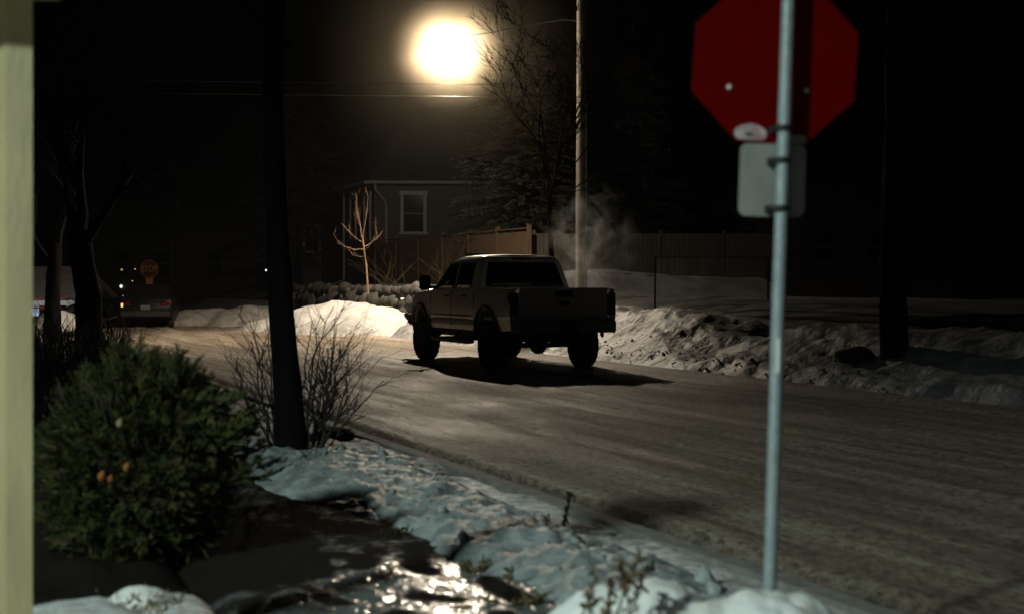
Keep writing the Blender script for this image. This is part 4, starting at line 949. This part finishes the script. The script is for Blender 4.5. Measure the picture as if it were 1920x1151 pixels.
    # wheels
    prof = [(.27, -.135), (.36, -.145), (.415, -.132), (.432, -.10), (.438, -.05), (.438, .05), (.432, .10), (.415, .132), (.36, .145), (.27, .135)]
    mb = MB(); mb.lathe(prof, 72, Matrix.Rotation(R(90), 3, 'Y'), wob=lambda j, k: (-.016 if 2 <= j <= 7 and ((k+j*2) % 4 < 1) else 0)); tm = mb.build('tyre', M['tyre'], None)
    mb = MB(); Mx = Matrix.Rotation(R(90), 3, 'Y'); mb.lathe([(.02, .10), (.07, .10), (.075, .06), (.20, .045), (.24, .10), (.275, .14), (.275, -.14), (.2, -.12), (.02, -.12)], 30, Mx)
    for k in range(6):
        a = R(60*k); m3 = Matrix.Rotation(a, 3, 'X'); mb.box(m3 @ Vector((.085, 0, .16)), (.03, .055, .20), m=m3)
    rm = mb.build('rim', M['rim'], None, smooth=True)
    first = True
    for sx in (-1, 1):
        for yc in (0, YF):
            wh = empty('wheel', (sx*.90, yc, RW), 0); wh.parent = t; wh.rotation_euler = (0, 0, 0 if sx > 0 else math.pi)
            if yc == YF: wh.rotation_euler.z += R(4)
            if first: a, b = tm, rm; first = False
            else:
                a, b = tm.copy(), rm.copy(); C.objects.link(a); C.objects.link(b)
            a.parent = wh; b.parent = wh
    return t
truck()

# far parked car, seen from behind
def far_car():
    c = at(263, 535, 49.5)
    t = empty('parked_car', (c.x, 51, 0), TH*.4, 'dark hatchback parked far down the street at left, seen from behind', 'car')
    body = MB(); secs = []
    prof = [(-2.1, .45, .78, .86), (-2.0, .32, .98, .90), (-1.2, .30, 1.0, .92), (0, .28, .98, .92), (1.2, .30, .92, .90), (2.0, .36, .80, .84), (2.15, .48, .68, .76)]
    def ring(y, z0, z1, w_): return [(-w_*.94, y, z0), (-w_, y, z0+.15), (-w_, y, z1-.12), (-w_*.93, y, z1), (w_*.93, y, z1), (w_, y, z1-.12), (w_, y, z0+.15), (w_*.94, y, z0)]
    vs = []; fs = []
    for s_ in prof: vs += ring(*s_)
    for i in range(len(prof)-1):
        for k in range(8): fs.append((i*8+k, i*8+(k+1) % 8, (i+1)*8+(k+1) % 8, (i+1)*8+k))
    fs += [tuple(range(8))[::-1], tuple((len(prof)-1)*8+k for k in range(8))]; body.add(vs, fs); body.build('body', M['carpaint'], t, fix=True, smooth=True)
    cab = MB(); cab.add([(-.84, -2.0, .98), (.84, -2.0, .98), (.84, 1.1, .95), (-.84, 1.1, .95), (-.64, -1.55, 1.5), (.64, -1.55, 1.5), (.64, .25, 1.52), (-.64, .25, 1.52)], [(0, 1, 5, 4), (1, 2, 6, 5), (2, 3, 7, 6), (3, 0, 4, 7), (4, 5, 6, 7)]); cab.build('cabin', M['carpaint'], t, bevel=.05)
    mb = MB(); mb.add([(-.68, -1.93, 1.06), (.68, -1.93, 1.06), (.56, -1.64, 1.43), (-.56, -1.64, 1.43)], [(0, 1, 2, 3)]); o = mb.build('rear_window', M['glass'], t); o.modifiers.new('t', 'SOLIDIFY').thickness = .03
    for sx in (-1, 1):
        mb = MB(); mb.box((sx*.68, -2.09, .84), (.32, .06, .12)); mb.build('tail_light', M['lens'], t, bevel=.01)
        mb = MB(); mb.box((sx*.55, -2.10, .955), (.45, .03, .025)); mb.build('trim_strip', M['chrome'], t)
        for yc in (-1.3, 1.35):
            wh = MB(); wh.lathe([(.2, -.1), (.30, -.1), (.33, -.06), (.33, .06), (.30, .1), (.2, .1)], 22, Matrix.Rotation(R(90), 3, 'Y'), (sx*.80, yc, .33)); wh.build('wheel', M['tyre'], t)
    mb = MB(); mb.box((0, -2.16, .50), (1.66, .12, .2)); mb.build('bumper', M['black'], t, bevel=.03)
    mb = MB(); mb.box((-.78, -2.13, .80), (.07, .02, .13)); mb.build('marker_reflector', M['bulby'], t)  # amber reflector, its glint put in as emission
    mb = MB(); mb.box((0, -2.115, .72), (.32, .02, .16)); mb.build('number_plate', M['grey'], t)
far_car()

# dry stalks against the cedar fence
rng = random.Random(91)
for px0, lb in ((735, 'dry leafless shrub against the cedar fence near the young tree'), (838, 'dry leafless shrub against the cedar fence just left of the truck cab')):
    sp = [(rng.gauss(0, .3), rng.gauss(0, .2), rng.gauss(-.4, .5), rng.uniform(.7, 1.35), rng.gauss(0, .3)) for k in range(14)]
    p = at(px0, 535, 50); stems((p.x, 50, 1.5), sp, lb, int(px0), 'weed', r=.006, sub=1)

# ------------------------------------------------------------------ exhaust steam, bloom added round the lamp, haze
def volume(name, fn_nodes, col=(1, 1, 1), aniso=0):
    m = bpy.data.materials.new(name); m.use_nodes = True; nt = m.node_tree; nt.nodes.remove(nt.nodes['Principled BSDF'])
    v = nt.nodes.new('ShaderNodeVolumePrincipled'); v.inputs['Color'].default_value = (*col, 1); v.inputs['Anisotropy'].default_value = aniso
    nt.links.new(v.outputs[0], nt.nodes['Material Output'].inputs['Volume']); fn_nodes(nt, v.inputs['Density']); return m
def steam_nodes(nt, out):
    N, L = nt.nodes, nt.links; tc = N.new('ShaderNodeTexCoord'); no = N.new('ShaderNodeTexNoise'); no.inputs['Scale'].default_value = 2.1; no.inputs['Detail'].default_value = 5; no.inputs['Distortion'].default_value = .8
    L.new(tc.outputs['Object'], no.inputs['Vector']); mr = N.new('ShaderNodeMapRange'); mr.inputs[1].default_value = .50; mr.inputs[2].default_value = .72; mr.inputs[3].default_value = 0; mr.inputs[4].default_value = 1.05
    L.new(no.outputs['Fac'], mr.inputs[0])
    ln_ = N.new('ShaderNodeVectorMath'); ln_.operation = 'LENGTH'; mp = N.new('ShaderNodeMapping'); mp.inputs['Scale'].default_value = (1/1.2, 1/1.2, 1/1.6); L.new(tc.outputs['Object'], mp.inputs[0]); L.new(mp.outputs[0], ln_.inputs[0])
    m2 = N.new('ShaderNodeMapRange'); m2.inputs[1].default_value = 1; m2.inputs[2].default_value = .2; m2.inputs[3].default_value = 0; m2.inputs[4].default_value = 1; L.new(ln_.outputs['Value'], m2.inputs[0])
    mu = N.new('ShaderNodeMath'); mu.operation = 'MULTIPLY'; L.new(mr.outputs[0], mu.inputs[0]); L.new(m2.outputs[0], mu.inputs[1]); L.new(mu.outputs[0], out)
bm = bmesh.new(); bmesh.ops.create_icosphere(bm, subdivisions=3, radius=1)
for v in bm.verts: v.co = Vector((v.co.x*1.2, v.co.y*1.2, v.co.z*1.6))
me = bpy.data.meshes.new('exhaust_steam'); bm.to_mesh(me); bm.free(); me.materials.append(volume('steam_volume', steam_nodes))
o = bpy.data.objects.new('exhaust_steam', me); C.objects.link(o); o.location = at(1112, 455, 34); tag(o, 'faint exhaust steam drifting up beside the utility pole', 'steam', kind='stuff')
def bloom_nodes(nt, out):                          # lens bloom as an added volume, thickest near lamp and where it throws least
    N, L = nt.nodes, nt.links; tc = N.new('ShaderNodeTexCoord'); ln_ = N.new('ShaderNodeVectorMath'); ln_.operation = 'LENGTH'; L.new(tc.outputs['Object'], ln_.inputs[0])
    def fall(r, pw, k):
        m2 = N.new('ShaderNodeMapRange'); m2.inputs[1].default_value = 0; m2.inputs[2].default_value = r; m2.inputs[3].default_value = 1; m2.inputs[4].default_value = 0; L.new(ln_.outputs['Value'], m2.inputs[0])
        p = N.new('ShaderNodeMath'); p.operation = 'POWER'; p.inputs[1].default_value = pw; L.new(m2.outputs[0], p.inputs[0])
        q = N.new('ShaderNodeMath'); q.operation = 'MULTIPLY'; q.inputs[1].default_value = k; L.new(p.outputs[0], q.inputs[0]); return q.outputs[0]
    ad = N.new('ShaderNodeMath'); ad.operation = 'ADD'; L.new(fall(1.85, 1.9, .044), ad.inputs[0]); L.new(fall(5.0, 2.3, .0019), ad.inputs[1])
    dv = N.new('ShaderNodeMath'); dv.operation = 'DIVIDE'; L.new(ad.outputs[0], dv.inputs[0]); L.new(throw(nt, tc.outputs['Object']), dv.inputs[1]); L.new(dv.outputs[0], out)
bm = bmesh.new(); bmesh.ops.create_icosphere(bm, subdivisions=4, radius=5.0)
me = bpy.data.meshes.new('lamp_bloom'); bm.to_mesh(me); bm.free(); me.materials.append(volume('bloom_volume', bloom_nodes, (1, .84, .60)))
o = bpy.data.objects.new('lamp_bloom', me); C.objects.link(o); o.location = LAMP + Vector((0, 0, -.3)); tag(o, 'warm lens bloom around the lit street lamp, added as a volume', 'bloom', kind='stuff')
mb = MB(); mb.box((0, 60, 6), (150, 150, 15)); 
o = mb.build('haze', volume('haze_volume', lambda nt, out: setattr(out, 'default_value', .00011))); o['kind'] = 'stuff'; tag(o, 'thin icy haze in the night air', 'haze')
